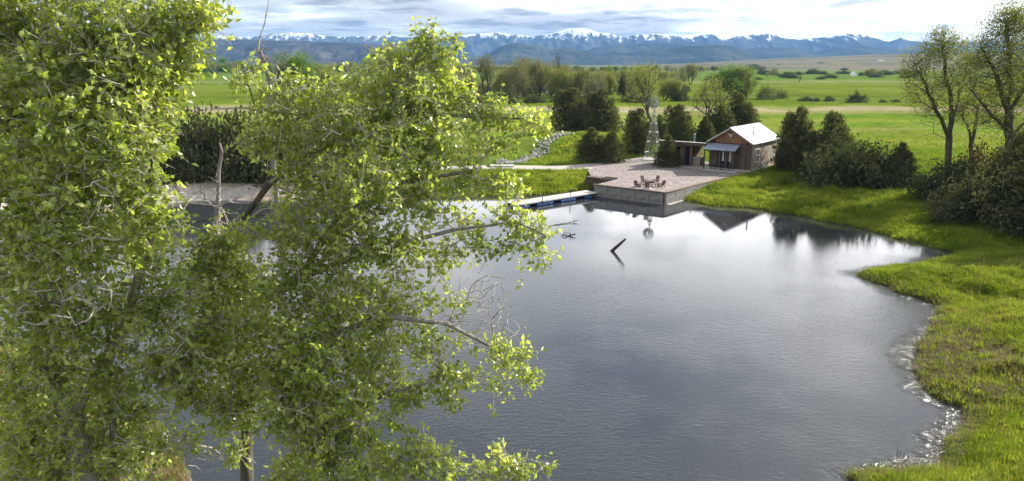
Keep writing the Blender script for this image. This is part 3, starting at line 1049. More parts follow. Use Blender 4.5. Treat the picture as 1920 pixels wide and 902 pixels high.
# ------------------------------------------------------------------ dock
dl0, dr0 = at(985, 381, .45), at(1118.5, 360.3, .45)
dvec = (dr0 - dl0)[:2]
dl0[:2] -= dvec / np.linalg.norm(dvec) * 0.9
dvec = (dr0 - dl0)[:2]
DL = float(np.linalg.norm(dvec))
dock = empty('floating_dock', (dl0[0], dl0[1], 0), math.atan2(dvec[1], dvec[0]), label='narrow floating dock with bleached boards running from the terrace to the left', cat='dock')
mb = MB()
npl = int(DL / 0.17)
for k in range(npl):
    x = k * DL / npl
    mb.b2(x + .006, x + DL / npl - .006, 0.0 + random.uniform(-.01, .01), 1.35, 0.40, 0.45 + random.uniform(0, .008))
mb.build('deck_boards', M['deckboard'], dock, kind='stuff')
mb = MB()
mb.b2(0, DL, 0.02, 0.10, 0.20, 0.385).b2(0, DL, 1.22, 1.3, 0.20, 0.385)
for k in range(7):
    x = k * (DL - .1) / 6
    mb.b2(x, x + .1, .11, 1.21, .22, .38)
mb.build('dark_frame', M['black'], dock)
MB().b2(0, DL, -0.03, 0.015, 0.34, 0.43).build('white_rail', M['white'], dock)
for x in (0.6, 1.5, 4.2, 5.1, 5.9, 8.7, 9.5, 10.3, 13.4):
    x = x * DL / 15.2
    for y in (0.2, 1.0):
        mb = MB()
        mb.tube((x - .35, y, 0.10), (x + .4, y, 0.10), 0.24, 0.24, 12)
        mb.tube((x - .37, y, 0.10), (x - .33, y, 0.10), 0.255, 0.255, 12)
        mb.tube((x - .02, y, 0.10), (x + .02, y, 0.10), 0.25, 0.25, 12)
        mb.build('float_drum', M['blue'], dock)
for x, y, h in ((1017, 388, 1.15), (1069, 377, 1.05)):
    p = at(x, y, 0)
    mb = MB().tube((0, 0, -0.8), (0, 0, h), 0.032, 0.032, 8)
    mb.tube((0, 0, h), (0, 0, h + .03), 0.045, 0.045, 8)
    mb.box((0, .12, .42), (0.1, 0.3, 0.06), math.atan2(dvec[1], dvec[0]))
    mb.build('mooring_pole', M['wetwood'], None, loc=tuple(p), label='thin dark mooring pole standing at the %s of the dock front' % ('left part' if x < 1040 else 'middle'), cat='pole', group='mooring poles in front of the dock')

# ------------------------------------------------------------------ cabin
CW, CL, EZ, RZ_ = 4.4, 7.4, 3.05, 4.38
cab = frame_empty('cabin', 0, 0, label='small gabled board cabin with bright metal roof at the back of the terrace', cat='cabin')
MB().b2(-CW - .12, .14, -.10, CL + .1, -0.5, .16).build('foundation', M['concrete_pale'], cab)


def boards(x0, x1, ztop, mat, name, parent, y=0.0, horiz_axis='x', holes=(), w=0.21, z0=.16, th=0.05, seed=1):
    """vertical boards; holes = (a,b,z0,z1) openings; ztop(a) gives the top"""
    g = random.Random(seed)
    mb = MB()
    a = x0
    while a < x1 - 1e-3:
        b = min(a + w * g.uniform(.8, 1.2), x1)
        if x1 - b < 0.06:
            b = x1
        spans = [(z0, min(ztop((a + b) / 2), ztop(a + .01), ztop(b - .01)) if False else ztop((a + b) / 2))]
        for ha, hb, hz0, hz1 in holes:
            if a < hb and b > ha:
                spans = [(s0, min(s1, hz0)) for s0, s1 in spans if s0 < hz0] + [(max(s0, hz1), s1) for s0, s1 in spans if s1 > hz1]
        t0 = g.uniform(0, .014)
        for s0, s1 in spans:
            if s1 - s0 < .03:
                continue
            if horiz_axis == 'x':
                mb.b2(a + .006, b - .006, y - th - t0, y, s0, s1)
            else:
                mb.b2(y, y + th + t0, a + .006, b - .006, s0, s1)
        a = b
    return mb.build(name, M[mat], parent, kind='stuff')


slope = lambda x: EZ - .06 + (RZ_ - EZ) * (1 - abs(x + CW / 2) / (CW / 2))
# inner shell, dark
mb = MB()
mb.poly([(-CW + .03, .01, 0), (-.03, .01, 0), (-.03, .01, EZ - .1), (-CW / 2, .01, RZ_ - .12), (-CW + .03, .01, EZ - .1),
         (-CW + .03, CL - .01, 0), (-.03, CL - .01, 0), (-.03, CL - .01, EZ - .1), (-CW / 2, CL - .01, RZ_ - .12), (-CW + .03, CL - .01, EZ - .1)],
        [(0, 1, 2, 3, 4), (9, 8, 7, 6, 5), (0, 5, 6, 1), (1, 6, 7, 2), (2, 7, 8, 3), (3, 8, 9, 4), (4, 9, 5, 0)])
mb.build('inner_wall', M['dark'], cab)
dr = (-3.3, -1.95, 0, 2.15)
boards(-CW, 0, lambda x: min(slope(x), 2.78), 'board_brown', 'front_boards', cab, 0.0, 'x', [dr], seed=2)
boards(-CW + .5, -.5, lambda x: slope(x) - .02, 'board_orange', 'gable_boards', cab, -.012, 'x', z0=2.82, w=.17, seed=3)
boards(-CW, CW * 0, lambda x: slope(x), 'board_brown', 'back_boards', cab, CL + .05, 'x', seed=4)
win = (1.35, 2.25, .95, 2.15)
boards(0, CL, lambda x: EZ - .06, 'board_grey', 'side_boards', cab, 0.0, 'y', [win], w=.26, seed=5)
boards(0, CL, lambda x: EZ - .06, 'board_brown', 'side_boards', cab, -CW - .05, 'y', seed=6)
# upper band of the side, browner
MB().b2(.065, .085, 0, CL, 2.72, 2.8).build('side_batten', M['board_mid'], cab)
mb = MB()
for x in (-CW - .07, -.01):
    MB().b2(x, x + .09, -.085, -.0, .0, EZ - .1).build('corner_trim', M['board_brown'], cab)
# window
wn = MB()
wn.b2(.02, .10, win[0] - .07, win[0], win[2] - .08, win[3] + .08).b2(.02, .10, win[1], win[1] + .07, win[2] - .08, win[3] + .08)
wn.b2(.02, .10, win[0], win[1], win[3], win[3] + .08).b2(.02, .16, win[0] - .1, win[1] + .1, win[2] - .14, win[2] - .06)
wn.b2(.03, .08, win[0], win[1], (win[2] + win[3]) / 2 - .03, (win[2] + win[3]) / 2 + .03).b2(.03, .07, (win[0] + win[1]) / 2 - .015, (win[0] + win[1]) / 2 + .015, win[2], win[3])
wo = wn.build('window', M['white'], cab)
MB().b2(.015, .03, win[0], win[1], win[2] - .06, win[3]).build('pane', M['glass'], wo)
# door with pale curtains
dw_ = MB()
dw_.b2(-3.38, -3.28, -.11, -.0, .16, 2.2).b2(-1.97, -1.87, -.11, 0, .16, 2.2).b2(-3.28, -1.97, -.11, 0, 2.1, 2.2).b2(-2.67, -2.58, -.10, -.01, .16, 2.1)
do = dw_.build('door', M['board_mid'], cab)
MB().b2(-3.27, -2.68, -.05, -.02, .18, 2.08).b2(-2.57, -1.98, -.05, -.02, .18, 2.08).build('pane', M['glass'], do)
MB().b2(-3.0, -2.86, -.065, -.052, .9, 2.05).build('curtain', M['white'], do)
MB().b2(-2.25, -2.12, -.065, -.052, .9, 2.05).build('curtain', M['white'], do)
mb = MB()
mb.poly([(-2.35, -.13, 3.72), (-2.05, -.13, 3.72), (-2.2, -.13, 3.35), (-2.3, -.22, 3.68), (-2.1, -.22, 3.68), (-2.2, -.2, 3.38)],
        [(3, 4, 5), (0, 3, 5, 2), (1, 2, 5, 4), (0, 1, 4, 3), (0, 2, 1)])
for sgn in (-1, 1):
    mb.tube((-2.2 + sgn * .1, -.16, 3.7), (-2.2 + sgn * .28, -.2, 3.76), .03, .025, 6)
    mb.tube((-2.2 + sgn * .28, -.2, 3.76), (-2.2 + sgn * .36, -.2, 3.94), .025, .008, 6)
mb.build('gable_ornament', M['white'], cab)
# roof: two sheets with standing seams
for sgn, nm_ in ((1, 'right'), (-1, 'left')):
    mb = MB()
    xe = -CW / 2 + sgn * (CW / 2 + .32)
    ze = EZ - (RZ_ - EZ) * .32 / (CW / 2) + .02
    y0, y1 = -.38, CL + .35
    xr, zr = -CW / 2, RZ_ + .02
    mb.poly([(xr, y0, zr), (xe, y0, ze), (xe, y1, ze), (xr, y1, zr), (xr, y0, zr - .07), (xe, y0, ze - .07), (xe, y1, ze - .07), (xr, y1, zr - .07)],
            [(0, 3, 2, 1) if sgn < 0 else (0, 1, 2, 3), (4, 5, 6, 7), (0, 1, 5, 4), (1, 2, 6, 5), (2, 3, 7, 6)])
    for k in range(19):
        y = y0 + .02 + (y1 - y0 - .06) * k / 18
        mb.poly([(xr, y, zr + .001), (xe, y, ze + .001), (xe, y + .025, ze + .001), (xr, y + .025, zr + .001), (xr, y, zr + .03), (xe, y, ze + .03), (xe, y + .025, ze + .03), (xr, y + .025, zr + .03)],
                [(4, 5, 6, 7), (0, 1, 5, 4), (2, 3, 7, 6), (1, 2, 6, 5)])
    ro = mb.build('roof', M['metal_roof'], cab)
    f = MB()
    f.poly([(xr, y0 - .03, zr - .03), (xe, y0 - .03, ze - .03), (xe, y0 - .03, ze - .2), (xr, y0 - .03, zr - .2),
            (xr, y0 - .002, zr - .03), (xe, y0 - .002, ze - .03), (xe, y0 - .002, ze - .2), (xr, y0 - .002, zr - .2)],
           [(0, 1, 2, 3), (7, 6, 5, 4), (0, 4, 5, 1), (1, 5, 6, 2), (2, 6, 7, 3), (3, 7, 4, 0)])
    f.build('barge_board', M['board_mid'], ro)
    if sgn > 0:
        zc = RZ_ - (RZ_ - EZ) * (1.45) / (CW / 2)
        px_, py_ = -CW / 2 + 1.45, 2.3
        MB().tube((px_, py_, zc - .1), (px_, py_, zc + .85), .075, .075, 12).tube((px_, py_, zc + .85), (px_, py_, zc + .95), .12, .12, 12).build('stove_pipe', M['galv'], ro)
MB().box((-CW / 2, CL / 2, RZ_ + .05), (.22, CL + .7, .04)).build('ridge_cap', M['metal_roof'], cab)
# awning
mb = MB()
a0, a1 = -4.55, -1.15
mb.poly([(a0, -.10, 2.70), (a1, -.10, 2.70), (a1, -1.4, 2.2), (a0, -1.4, 2.2), (a0, -.10, 2.65), (a1, -.10, 2.65), (a1, -1.4, 2.15), (a0, -1.4, 2.15)],
        [(0, 3, 2, 1), (4, 5, 6, 7), (0, 1, 5, 4), (1, 2, 6, 5), (2, 3, 7, 6), (3, 0, 4, 7)])
for k in range(16):
    x = a0 + .02 + k * (a1 - a0 - .06) / 15
    mb.poly([(x, -.1, 2.701), (x + .03, -.1, 2.701), (x + .03, -1.4, 2.201), (x, -1.4, 2.201), (x, -.1, 2.72), (x + .03, -.1, 2.72), (x + .03, -1.4, 2.22), (x, -1.4, 2.22)],
            [(4, 7, 6, 5), (0, 3, 7, 4), (1, 5, 6, 2), (3, 2, 6, 7)])
aw = mb.build('awning', M['metal_blue'], cab)
mb = MB()
for x in (a0 + .1, a1 - .12):
    mb.tube((x, -.12, 1.75), (x, -1.3, 2.14), .035, .035, 6)
mb.b2(a0, a1, -1.42, -1.34, 2.07, 2.145)
mb.build('bracket', M['black'], aw)
MB().b2(a0 + .02, a0 + .13, -1.33, -1.22, .0, 2.06).build('awning_post', M['board_brown'], aw)
MB().b2(-4.55, -.9, -1.65, -.12, -.1, .075).build('porch_slab', M['concrete_pale'], cab)


def patio_chair(s, q, rz, label, mat='black', k=1.0):
    e = frame_empty('patio_chair', s, q, DZ + .075, rz, label=label, cat='chair', group='black chairs on the cabin porch')
    for x in (-.25, .25):
        for y in (-.25, .25):
            MB().tube((x, y, 0), (x * .95, y * .9, .42 if y < 0 else .46), .018, .018, 6).build('leg', M[mat], e)
    MB().b2(-.27, .27, -.27, .27, .42, .47).build('seat', M[mat], e, bevel=.01)
    mb = MB()
    mb.poly([(-.26, .24, .46), (.26, .24, .46), (.26, .40, .98), (-.26, .40, .98), (-.26, .28, .46), (.26, .28, .46), (.26, .44, .98), (-.26, .44, .98)],
            [(0, 1, 2, 3), (7, 6, 5, 4), (0, 4, 5, 1), (1, 5, 6, 2), (2, 6, 7, 3), (3, 7, 4, 0)])
    mb.build('backrest', M[mat], e)
    for x in (-.29, .29):
        MB().b2(x - .03, x + .03, -.26, .3, .64, .67).b2(x - .02, x + .02, -.26, -.22, .42, .64).build('armrest', M[mat], e)
    return e


patio_chair(3.55, -.95, .3, 'black patio chair left of the cabin door under the awning')
patio_chair(1.85, -.9, -.3, 'black patio chair right of the cabin door under the awning')
tb = frame_empty('side_table', 2.7, -.85, DZ + .075, label='small dark round table between the two porch chairs', cat='table')
MB().tube((0, 0, .5), (0, 0, .54), .26, .26, 16).build('table_top', M['black'], tb)
MB().tube((0, 0, 0), (0, 0, .5), .03, .03, 8).tube((0, 0, 0), (0, 0, .03), .18, .16, 12).build('leg', M['black'], tb)

# ------------------------------------------------------------------ outdoor kitchen wing
kw = frame_empty('outdoor_kitchen', 0, 0, label='low flat roofed wooden shed with an open passage joining the cabin on its left', cat='shed')
k0, k1, ky0, ky1, kz = -10.0, -6.75, .35, 3.1, 2.3
MB().b2(k0 + .05, k1 - .05, ky0 + .06, ky1 - .05, -.3, kz).build('inner_wall', M['dark'], kw)
boards(k0, k1, lambda x: kz, 'board_mid', 'front_boards', kw, ky0 + .05, 'x', [(-9.05, -7.95, .75, 2.05), (-7.35, -6.9, 0, 2.1)], z0=-.1, seed=11)
boards(ky0, ky1, lambda x: kz, 'board_orange', 'side_boards', kw, k1 - .04, 'y', z0=-.1, seed=12)  # sunlight on this end wall is put into the orange board colour
boards(ky0, ky1, lambda x: kz, 'board_mid', 'side_boards', kw, k0 - .03, 'y', z0=-.1, seed=13)
boards(k0, k1, lambda x: kz, 'board_mid', 'back_boards', kw, ky1 + .03, 'x', z0=-.1, seed=14)
fo = MB()
fo.b2(-9.13, -9.05, ky0 - .06, ky0 + .04, .7, 2.12).b2(-7.95, -7.87, ky0 - .06, ky0 + .04, .7, 2.12).b2(-9.05, -7.95, ky0 - .06, ky0 + .04, 2.05, 2.12).b2(-9.2, -7.8, ky0 - .14, ky0 + .04, .66, .72)
wf = fo.build('window', M['board_grey'], kw)
MB().b2(-9.04, -7.96, ky0 + .045, ky0 + .055, .73, 2.04).build('pane', M['glass'], wf)
MB().b2(-7.42, -7.35, ky0 - .05, ky0 + .04, 0, 2.17).b2(-6.9, -6.83, ky0 - .05, ky0 + .04, 0, 2.17).b2(-7.35, -6.9, ky0 - .05, ky0 + .04, 2.1, 2.17).build('door_frame', M['board_brown'], kw)
# corrugated roof
n = 64
x0, x1 = -10.45, -CW - .14
V = []
for k in range(n * 3 + 1):
    x = x0 + (x1 - x0) * k / (n * 3)
    z = kz + .20 + .028 * math.sin(k * math.pi / 1.5)
    V += [(x, -.25, z + .16), (x, ky1 + .5, z - .30)]
mb = MB()
mb.poly(V, [(2 * i, 2 * i + 2, 2 * i + 3, 2 * i + 1) for i in range(n * 3)])
rf = mb.build('corrugated_roof', M['galv'], kw)
so = rf.modifiers.new('thick', 'SOLIDIFY'); so.thickness = .012
MB().b2(x0 + .03, x1 - .03, -.22, -.12, kz - .02, kz + .30).build('beam', M['board_brown'], kw)
mb = MB()
for k in range(8):
    x = x0 + .2 + k * (x1 - x0 - .5) / 7
    mb.b2(x, x + .07, -.118, ky0 - .1, kz + .02, kz + .2)
mb.build('rafters', M['board_orange'], kw, kind='stuff')
MB().b2(-6.6, -6.48, -.12, -.01, 0, kz - .06).build('post', M['board_mid'], kw)
MB().tube((-7.3, 2.2, kz - .1), (-7.3, 2.2, kz + .95), .09, .09, 12).tube((-7.3, 2.2, kz + .95), (-7.3, 2.2, kz + 1.05), .14, .1, 12).build('flue_pipe', M['galv'], kw)
ct = frame_empty('counter', 6.15, 1.0, DZ + .03, label='waist high grey counter with pale top against the sunlit orange end wall of the shed', cat='counter')
MB().b2(-.45, .4, -.45, .75, 0, .86).build('cabinet', M['board_grey'], ct)
MB().b2(-.5, .5, -.52, .82, .86, .93).build('counter_top', M['concrete_pale'], ct)
sl_ = MB()
sl_.b2(-7.7, -4.6, -1.15, 3.0, .004, .035)
s_ = sl_.build('kitchen_slab', M['concrete_pale'], None, kind='structure')
s_.location = tuple(loc(0, 0)); s_.rotation_euler = (0, 0, CAB_RZ)
MB().b2(-.5, .5, -.3, .3, 0, .28).build('planter_box', M['board_orange'], None, loc=tuple(loc(8.35, -.45)), label='low orange brown wooden planter box at the foot of the shed window', cat='planter').rotation_euler = (0, 0, CAB_RZ)

# ------------------------------------------------------------------ windmill
wmp = (ground_at(1219, 300) + ground_at(1232, 297)) / 2
wmp = np.array([at(1223, 299.5, DZ)[0], at(1223, 299.5, DZ)[1], DZ])
wm = empty('windmill', tuple(wmp), CAB_RZ + .15, label='small galvanised lattice windmill with a many bladed wheel behind the terrace', cat='windmill')
HT = 5.7
hw = lambda z: .78 * (1 - z / HT) + .07
MB().b2(-1.15, 1.15, -.95, 1.05, -.3, .07).build('concrete_pad', M['concrete_pale'], wm)
cr = [(-1, -1), (1, -1), (1, 1), (-1, 1)]
for sx, sy in cr:
    MB().tube((sx * hw(.05), sy * hw(.05), .05), (sx * hw(HT), sy * hw(HT), HT), .032, .024, 5).build('leg', M['galv'], wm)
mb = MB(); ds = MB()
lv = [.9, 2.1, 3.2, 4.2, 5.0]
for k, z in enumerate(lv):
    z2 = lv[k - 1] if k else .08
    for i in range(4):
        a, b = cr[i], cr[(i + 1) % 4]
        MB().tube((a[0] * hw(z), a[1] * hw(z), z), (b[0] * hw(z), b[1] * hw(z), z), .026, .026, 4).build('girt', M['galv'], wm)
        ds.tube((a[0] * hw(z2), a[1] * hw(z2), z2), (b[0] * hw(z), b[1] * hw(z), z), .012, .012, 4)
        ds.tube((b[0] * hw(z2), b[1] * hw(z2), z2), (a[0] * hw(z), a[1] * hw(z), z), .012, .012, 4)
ds.build('braces', M['galv'], wm, kind='stuff')
MB().tube((0, 0, .1), (0, 0, HT), .02, .02, 6).build('pump_rod', M['galv'], wm)
MB().tube((0, 0, HT - .1), (0, 0, 6.55), .035, .03, 8).build('mast', M['galv'], wm)
MB().b2(-.3, .3, -.3, .3, 5.1, 5.15).build('platform', M['galv'], wm)
hz = 6.55
MB().b2(-.09, .09, -.22, .14, hz - .1, hz + .12).build('gearbox', M['wetwood'], wm)
MB().tube((0, -.22, hz), (0, -.34, hz), .07, .05, 10).build('hub', M['wetwood'], wm)
for k in range(18):
    a = k * 2 * math.pi / 18
    ca, sa = math.cos(a), math.sin(a)
    def rp(r, tw, y):
        return (r * ca - tw * sa, y, hz + r * sa + tw * ca)
    pts = [rp(.22, -.03, -.30), rp(.22, .03, -.26), rp(.68, .085, -.22), rp(.68, -.085, -.34)]
    pts += [(x, y + .008, z) for x, y, z in pts]
    MB().poly(pts, [(0, 1, 2, 3), (7, 6, 5, 4), (0, 4, 5, 1), (1, 5, 6, 2), (2, 6, 7, 3), (3, 7, 4, 0)]).build('blade', M['galv'], wm)
for rr_ in (.3, .6):
    mb = MB()
    for k in range(24):
        a, b = k * math.pi / 12, (k + 1) * math.pi / 12
        mb.tube((rr_ * math.cos(a), -.25, hz + rr_ * math.sin(a)), (rr_ * math.cos(b), -.25, hz + rr_ * math.sin(b)), .01, .01, 4, False)
    mb.build('wheel_ring', M['galv'], wm)
MB().tube((0, .1, hz), (0, .75, hz), .015, .015, 6).poly([(0, .7, hz - .14), (0, 1.25, hz - .22), (0, 1.25, hz + .22), (0, .7, hz + .14), (.01, .7, hz - .14), (.01, 1.25, hz - .22), (.01, 1.25, hz + .22), (.01, .7, hz + .14)],
                                                       [(0, 1, 2, 3), (7, 6, 5, 4), (0, 4, 5, 1), (1, 5, 6, 2), (2, 6, 7, 3), (3, 7, 4, 0)]).build('tail_vane', M['galv'], wm)

# ------------------------------------------------------------------ seats round the fire pit
fp = at(1217.5, 345, DZ)
pit = empty('fire_pit', tuple(fp), 0.3, label='dark square fire pit table in the middle of the ring of wooden chairs', cat='fire pit')
pit.scale = (.75, .75, .7)
MB().b2(-.42, .42, -.42, .42, 0, .34).build('base', M['rust'], pit, bevel=.02)
MB().b2(-.5, .5, -.5, .5, .34, .40).build('rim', M['rust'], pit)
MB().b2(-.3, .3, -.3, .3, .40, .415).build('burner', M['dark'], pit)


def adirondack(px, py, label):
    p = at(px, py, DZ)
    d = fp - p
    e = empty('wooden_chair', tuple(p), math.atan2(d[1], d[0]) + math.pi / 2, label=label, cat='chair', group='wooden chairs round the fire pit')
    e.scale = (.72, .72, .62)
    m_ = M['chairwood']
    for x in (-.28, .28):
        MB().b2(x - .03, x + .03, -.36, -.28, 0, .5).build('leg', m_, e)
        MB().poly([(x - .025, -.34, .38), (x + .025, -.34, .38), (x + .025, .42, .0), (x - .025, .42, .0), (x - .025, -.34, .27), (x + .025, -.34, .27), (x + .025, .30, .0), (x - .025, .30, .0)],
                  [(0, 1, 2, 3), (7, 6, 5, 4), (0, 4, 5, 1), (1, 5, 6, 2), (2, 6, 7, 3), (3, 7, 4, 0)]).build('leg', m_, e)
        MB().b2(x - .07, x + .07, -.42, .3, .5, .53).build('armrest', m_, e)
    for k in range(5):
        y = -.36 + k * .12
        z = .38 - k * .045
        MB().b2(-.28, .28, y, y + .1, z, z + .025).build('seat_slat', m_, e)
    for k in range(5):
        x = -.26 + k * .11
        hh = .98 + .05 * (1 - abs(k - 2) / 2)
        MB().poly([(x, .18, .2), (x + .095, .18, .2), (x + .095, .46, hh), (x, .46, hh), (x, .205, .2), (x + .095, .205, .2), (x + .095, .485, hh), (x, .485, hh)],
                  [(0, 1, 2, 3), (7, 6, 5, 4), (0, 4, 5, 1), (1, 5, 6, 2), (2, 6, 7, 3), (3, 7, 4, 0)]).build('back_slat', m_, e)
    return e


adirondack(1194.5, 350.5, 'slatted wooden chair at the left end of the fire pit ring')
adirondack(1207, 342.5, 'slatted wooden chair behind the fire pit on its left')
adirondack(1213.5, 354, 'slatted wooden chair in front of the fire pit nearest the water')
adirondack(1230, 342.5, 'slatted wooden chair behind the fire pit on its right')
adirondack(1241, 350, 'slatted wooden chair at the right end of the fire pit ring')
for x, y, lb in ((1203, 350, 'low pale side table left of the fire pit'), (1225, 350.5, 'low pale side table right of the fire pit')):
    e = empty('low_table', tuple(at(x, y, DZ)), .4, label=lb, cat='table', group='low tables by the fire pit')
    MB().b2(-.4, .4, -.25, .25, .26, .30).build('table_top', M['chairwood'], e)
    for a in (-.33, .33):
        for b in (-.2, .2):
            MB().b2(a - .03, a + .03, b - .03, b + .03, 0, .26).build('leg', M['chairwood'], e)
mb = MB().tube((0, 0, 0), (0, 0, .04), .15, .17, 10).tube((0, 0, .04), (0, 0, .12), .17, .12, 10)
mb.build('white_bowl', M['white'], None, loc=tuple(at(1218.3, 354.7, DZ)), label='small white bowl on the gravel near the terrace edge', cat='bowl')

# ------------------------------------------------------------------ small things on the water
lg = at(1147.5, 470.5, 0)
sk = Skeleton()
sk.chain([(-.35, .5, -.9), (0, 0, 0), (.35, -.25, .42), (.78, -.5, .92)])
sk.P = np.array(sk.p); sk.par = np.array(sk.par); sk.r = np.array([.12, .12, .10, .06]); sk.main = np.array([1, 2, 3, -1])
obj('drifting_log', sk.mesh('drifting_log', np.ones(4, bool), 9, M['wetwood']), None, tuple(lg), label='broken dark log end sticking up out of the middle of the pond', cat='log')
gb = np.random.default_rng(91)
sk = Skeleton()
sk.chain([(0, 0, -.3), (.05, 0, .02), (.5, .1, .1)])
sk.grow(gb.uniform([-.7, -.9, .0], [1.1, 1.0, .35], (26, 3)), gb, step=.3, alpha=.3)
sk.P = sk.P * .6; sk.radii(.022, .07)
obj('driftwood_branch', sk.mesh('driftwood_branch', np.ones(len(sk.P), bool), 4, M['wetwood']), None, tuple(at(1062, 443, 0)), label='tangle of dark driftwood twigs lying in the pond near the dock', cat='branch')
sk = Skeleton()
sk.chain([(-1.6, -1.1, -.1), (-.6, -.4, .03), (.5, .3, .05), (1.0, .6, .12), (1.1, .7, .2)])
sk.grow(gb.uniform([.7, .4, .02], [1.3, .9, .3], (6, 3)), gb, step=.2, alpha=.2)
sk.radii(.012, .03)
obj('driftwood_stick', sk.mesh('driftwood_stick', np.ones(len(sk.P), bool), 4, M['wetwood']), None, tuple(at(1056, 420, 0)), label='thin half sunk stick in the water above the driftwood tangle', cat='branch')
MB().tube((0, 0, -.02), (0, 0, .03), .12, .10, 14).build('pond_float', M['white'], None, loc=tuple(at(1737, 752, 0)), label='small pale round float on the water by the right shore', cat='float')


def reeds(px, py, n, h, label):
    p = at(px, py, 0)
    mb = MB()
    for k in range(n):
        x, y = random.gauss(0, .12), random.gauss(0, .12)
        mb.tube((x, y, -.2), (x + random.gauss(0, .08), y + random.gauss(0, .08), h * random.uniform(.6, 1.1)), .010, .004, 4)
    mb.build('reed_clump', M['wetwood'], None, loc=tuple(p), label=label, cat='reeds', group='reed clumps off the right shore')


reeds(1716, 672, 9, .6, 'sparse dark reeds off the brown part of the right shore')
reeds(1768, 800, 7, .45, 'sparse dark reeds close to the right shore below the float')
reeds(1695, 856, 5, .4, 'two or three dark reed stalks nearest the bottom of the photo')
reeds(1775, 745, 6, .4, 'thin dark reeds between the float and the right bank')

# ------------------------------------------------------------------ riprap chute and plank footbridge on the mound
gs = np.random.default_rng(33)
ico = np.array([(0, 0, 1), (.894, 0, .447), (.276, .851, .447), (-.724, .526, .447), (-.724, -.526, .447), (.276, -.851, .447), (.724, .526, -.447), (-.276, .851, -.447), (-.894, 0, -.447), (-.276, -.851, -.447), (.724, -.526, -.447), (0, 0, -1)])
icf = np.array([(0, 1, 2), (0, 2, 3), (0, 3, 4), (0, 4, 5), (0, 5, 1), (1, 6, 2), (2, 7, 3), (3, 8, 4), (4, 9, 5), (5, 10, 1), (2, 6, 7), (3, 7, 8), (4, 8, 9), (5, 9, 10), (1, 10, 6), (6, 11, 7), (7, 11, 8), (8, 11, 9), (9, 11, 10), (10, 11, 6)])


def stones(name, pts, r, mat, **kw):
    n = len(pts)
    sc = r * gs.uniform(.6, 1.3, (n, 1, 3))
    V = ico[None] * sc * gs.uniform(.8, 1.15, (n, 12, 1)) + pts[:, None, :]
    F = (icf[None] + (np.arange(n) * 12)[:, None, None]).reshape(-1, 3)
    return obj(name, npmesh(name, V.reshape(-1, 3), F, mat), **kw)


pts = []
for a, b in zip(rip_line[:-1], rip_line[1:]):
    for k in range(110):
        f = gs.uniform(0, 1)
        q = a + (b - a) * f + gs.normal(0, .6, 2)
        pts.append((q[0], q[1], tz(q[0], q[1]) + .08))
stones('riprap', np.array(pts), .17, M['stone'], kind='stuff', label='band of pale angular rocks down the left flank of the green mound', cat='rocks')
pts = []
for k in range(90):
    q = at(gs.uniform(930, 1000), gs.uniform(296, 306), 1)[:2]
    pts.append((q[0], q[1], tz(q[0], q[1]) + .05))
stones('gravel_heap', np.array(pts), .2, M['stone'], kind='stuff', label='grey rubble at the foot of the rock band beside the path', cat='rocks')
fbp = ground_at(1049, 247)
fb = empty('footbridge', (fbp[0], fbp[1], fbp[2] + .1), -.15, label='short dark timber footbridge with low rails on top of the rock chute', cat='footbridge')
for k in range(8):
    MB().b2(-1.3 + k * .33, -1.3 + k * .33 + .3, -.5, .5, .25, .31).build('plank', M['board_mid'], fb)
for y in (-.55, .55):
    MB().b2(-1.4, 1.4, y - .04, y + .04, .62, .72).build('rail', M['deckboard'], fb)
    MB().b2(-1.4, 1.4, y - .06, y + .06, .05, .26).build('beam', M['rust'], fb)
    for x in (-1.3, 0, 1.3):
        MB().b2(x - .05, x + .05, y - .035, y + .035, .0, .615).build('post', M['rust'], fb)
cs = at(941, 313, .95)
MB().b2(-1.3, 1.3, -.5, .5, 0, .22).build('path_slab', M['concrete_pale'], None, loc=(cs[0], cs[1], .93), label='pale flat concrete slab lying across the path left of the mound', cat='slab')

# ------------------------------------------------------------------ middle-distance trees
cwA = broad_variant(1, 14, 4.6, 1, 380, 26, .26, tall=.25, leafmat_='leaf_far')
cwB = broad_variant(2, 14, 4.8, 4, 460, 20, .26, low=.5, tall=.26, leafmat_='leaf_buff', bark='bark_mid')
cwC = broad_variant(3, 12, 5.5, 3, 420, 44, .32, tall=.22, leafmat_='leaf_green', clump=.65)
cwD = broad_variant(4, 14, 3.6, 3, 360, 20, .26, low=.5, tall=.30, leafmat_='leaf_buff', dens=.85)
cwE = broad_variant(5, 13, 4.6, 3, 420, 30, .28, low=.55, tall=.24, leafmat_='leaf_far')
cwL = broad_variant(6, 13, 5.0, 1, 380, 9, .22, lean=-.9, tall=.36, leafmat_='leaf_far', dens=.8)
dead = broad_variant(7, 12, 3.0, 2, 200, 1, .12, tall=.35, leafmat_='leaf_buff', dens=.05)
cwF = broad_variant(9, 12, 3.0, 1, 300, 40, .3, tall=.25, leafmat_='leaf_dark', low=.6)
sap = broad_variant(8, 8, 3.0, 2, 260, 13, .16, tall=.34, leafmat_='leaf_far')
ju = [juniper_variant(21, 5, 2.5, 6400, taper=.75, lobes=7), juniper_variant(22, 5, 2.2, 5800, taper=.62, lobes=6), juniper_variant(23, 4.5, 1.8, 5200, taper=.85, size=.18), juniper_variant(24, 5.5, 2.8, 7000, taper=.7, size=.24, lobes=8)]
sb = [shrub_variant(31, 2.5, 2.6), shrub_variant(32, 2.8, 2.8, mat='brush'), shrub_variant(33, 2.4, 2.3, mat='brown_brush', n=2400), shrub_variant(34, 2.2, 2.6, n=1500)]

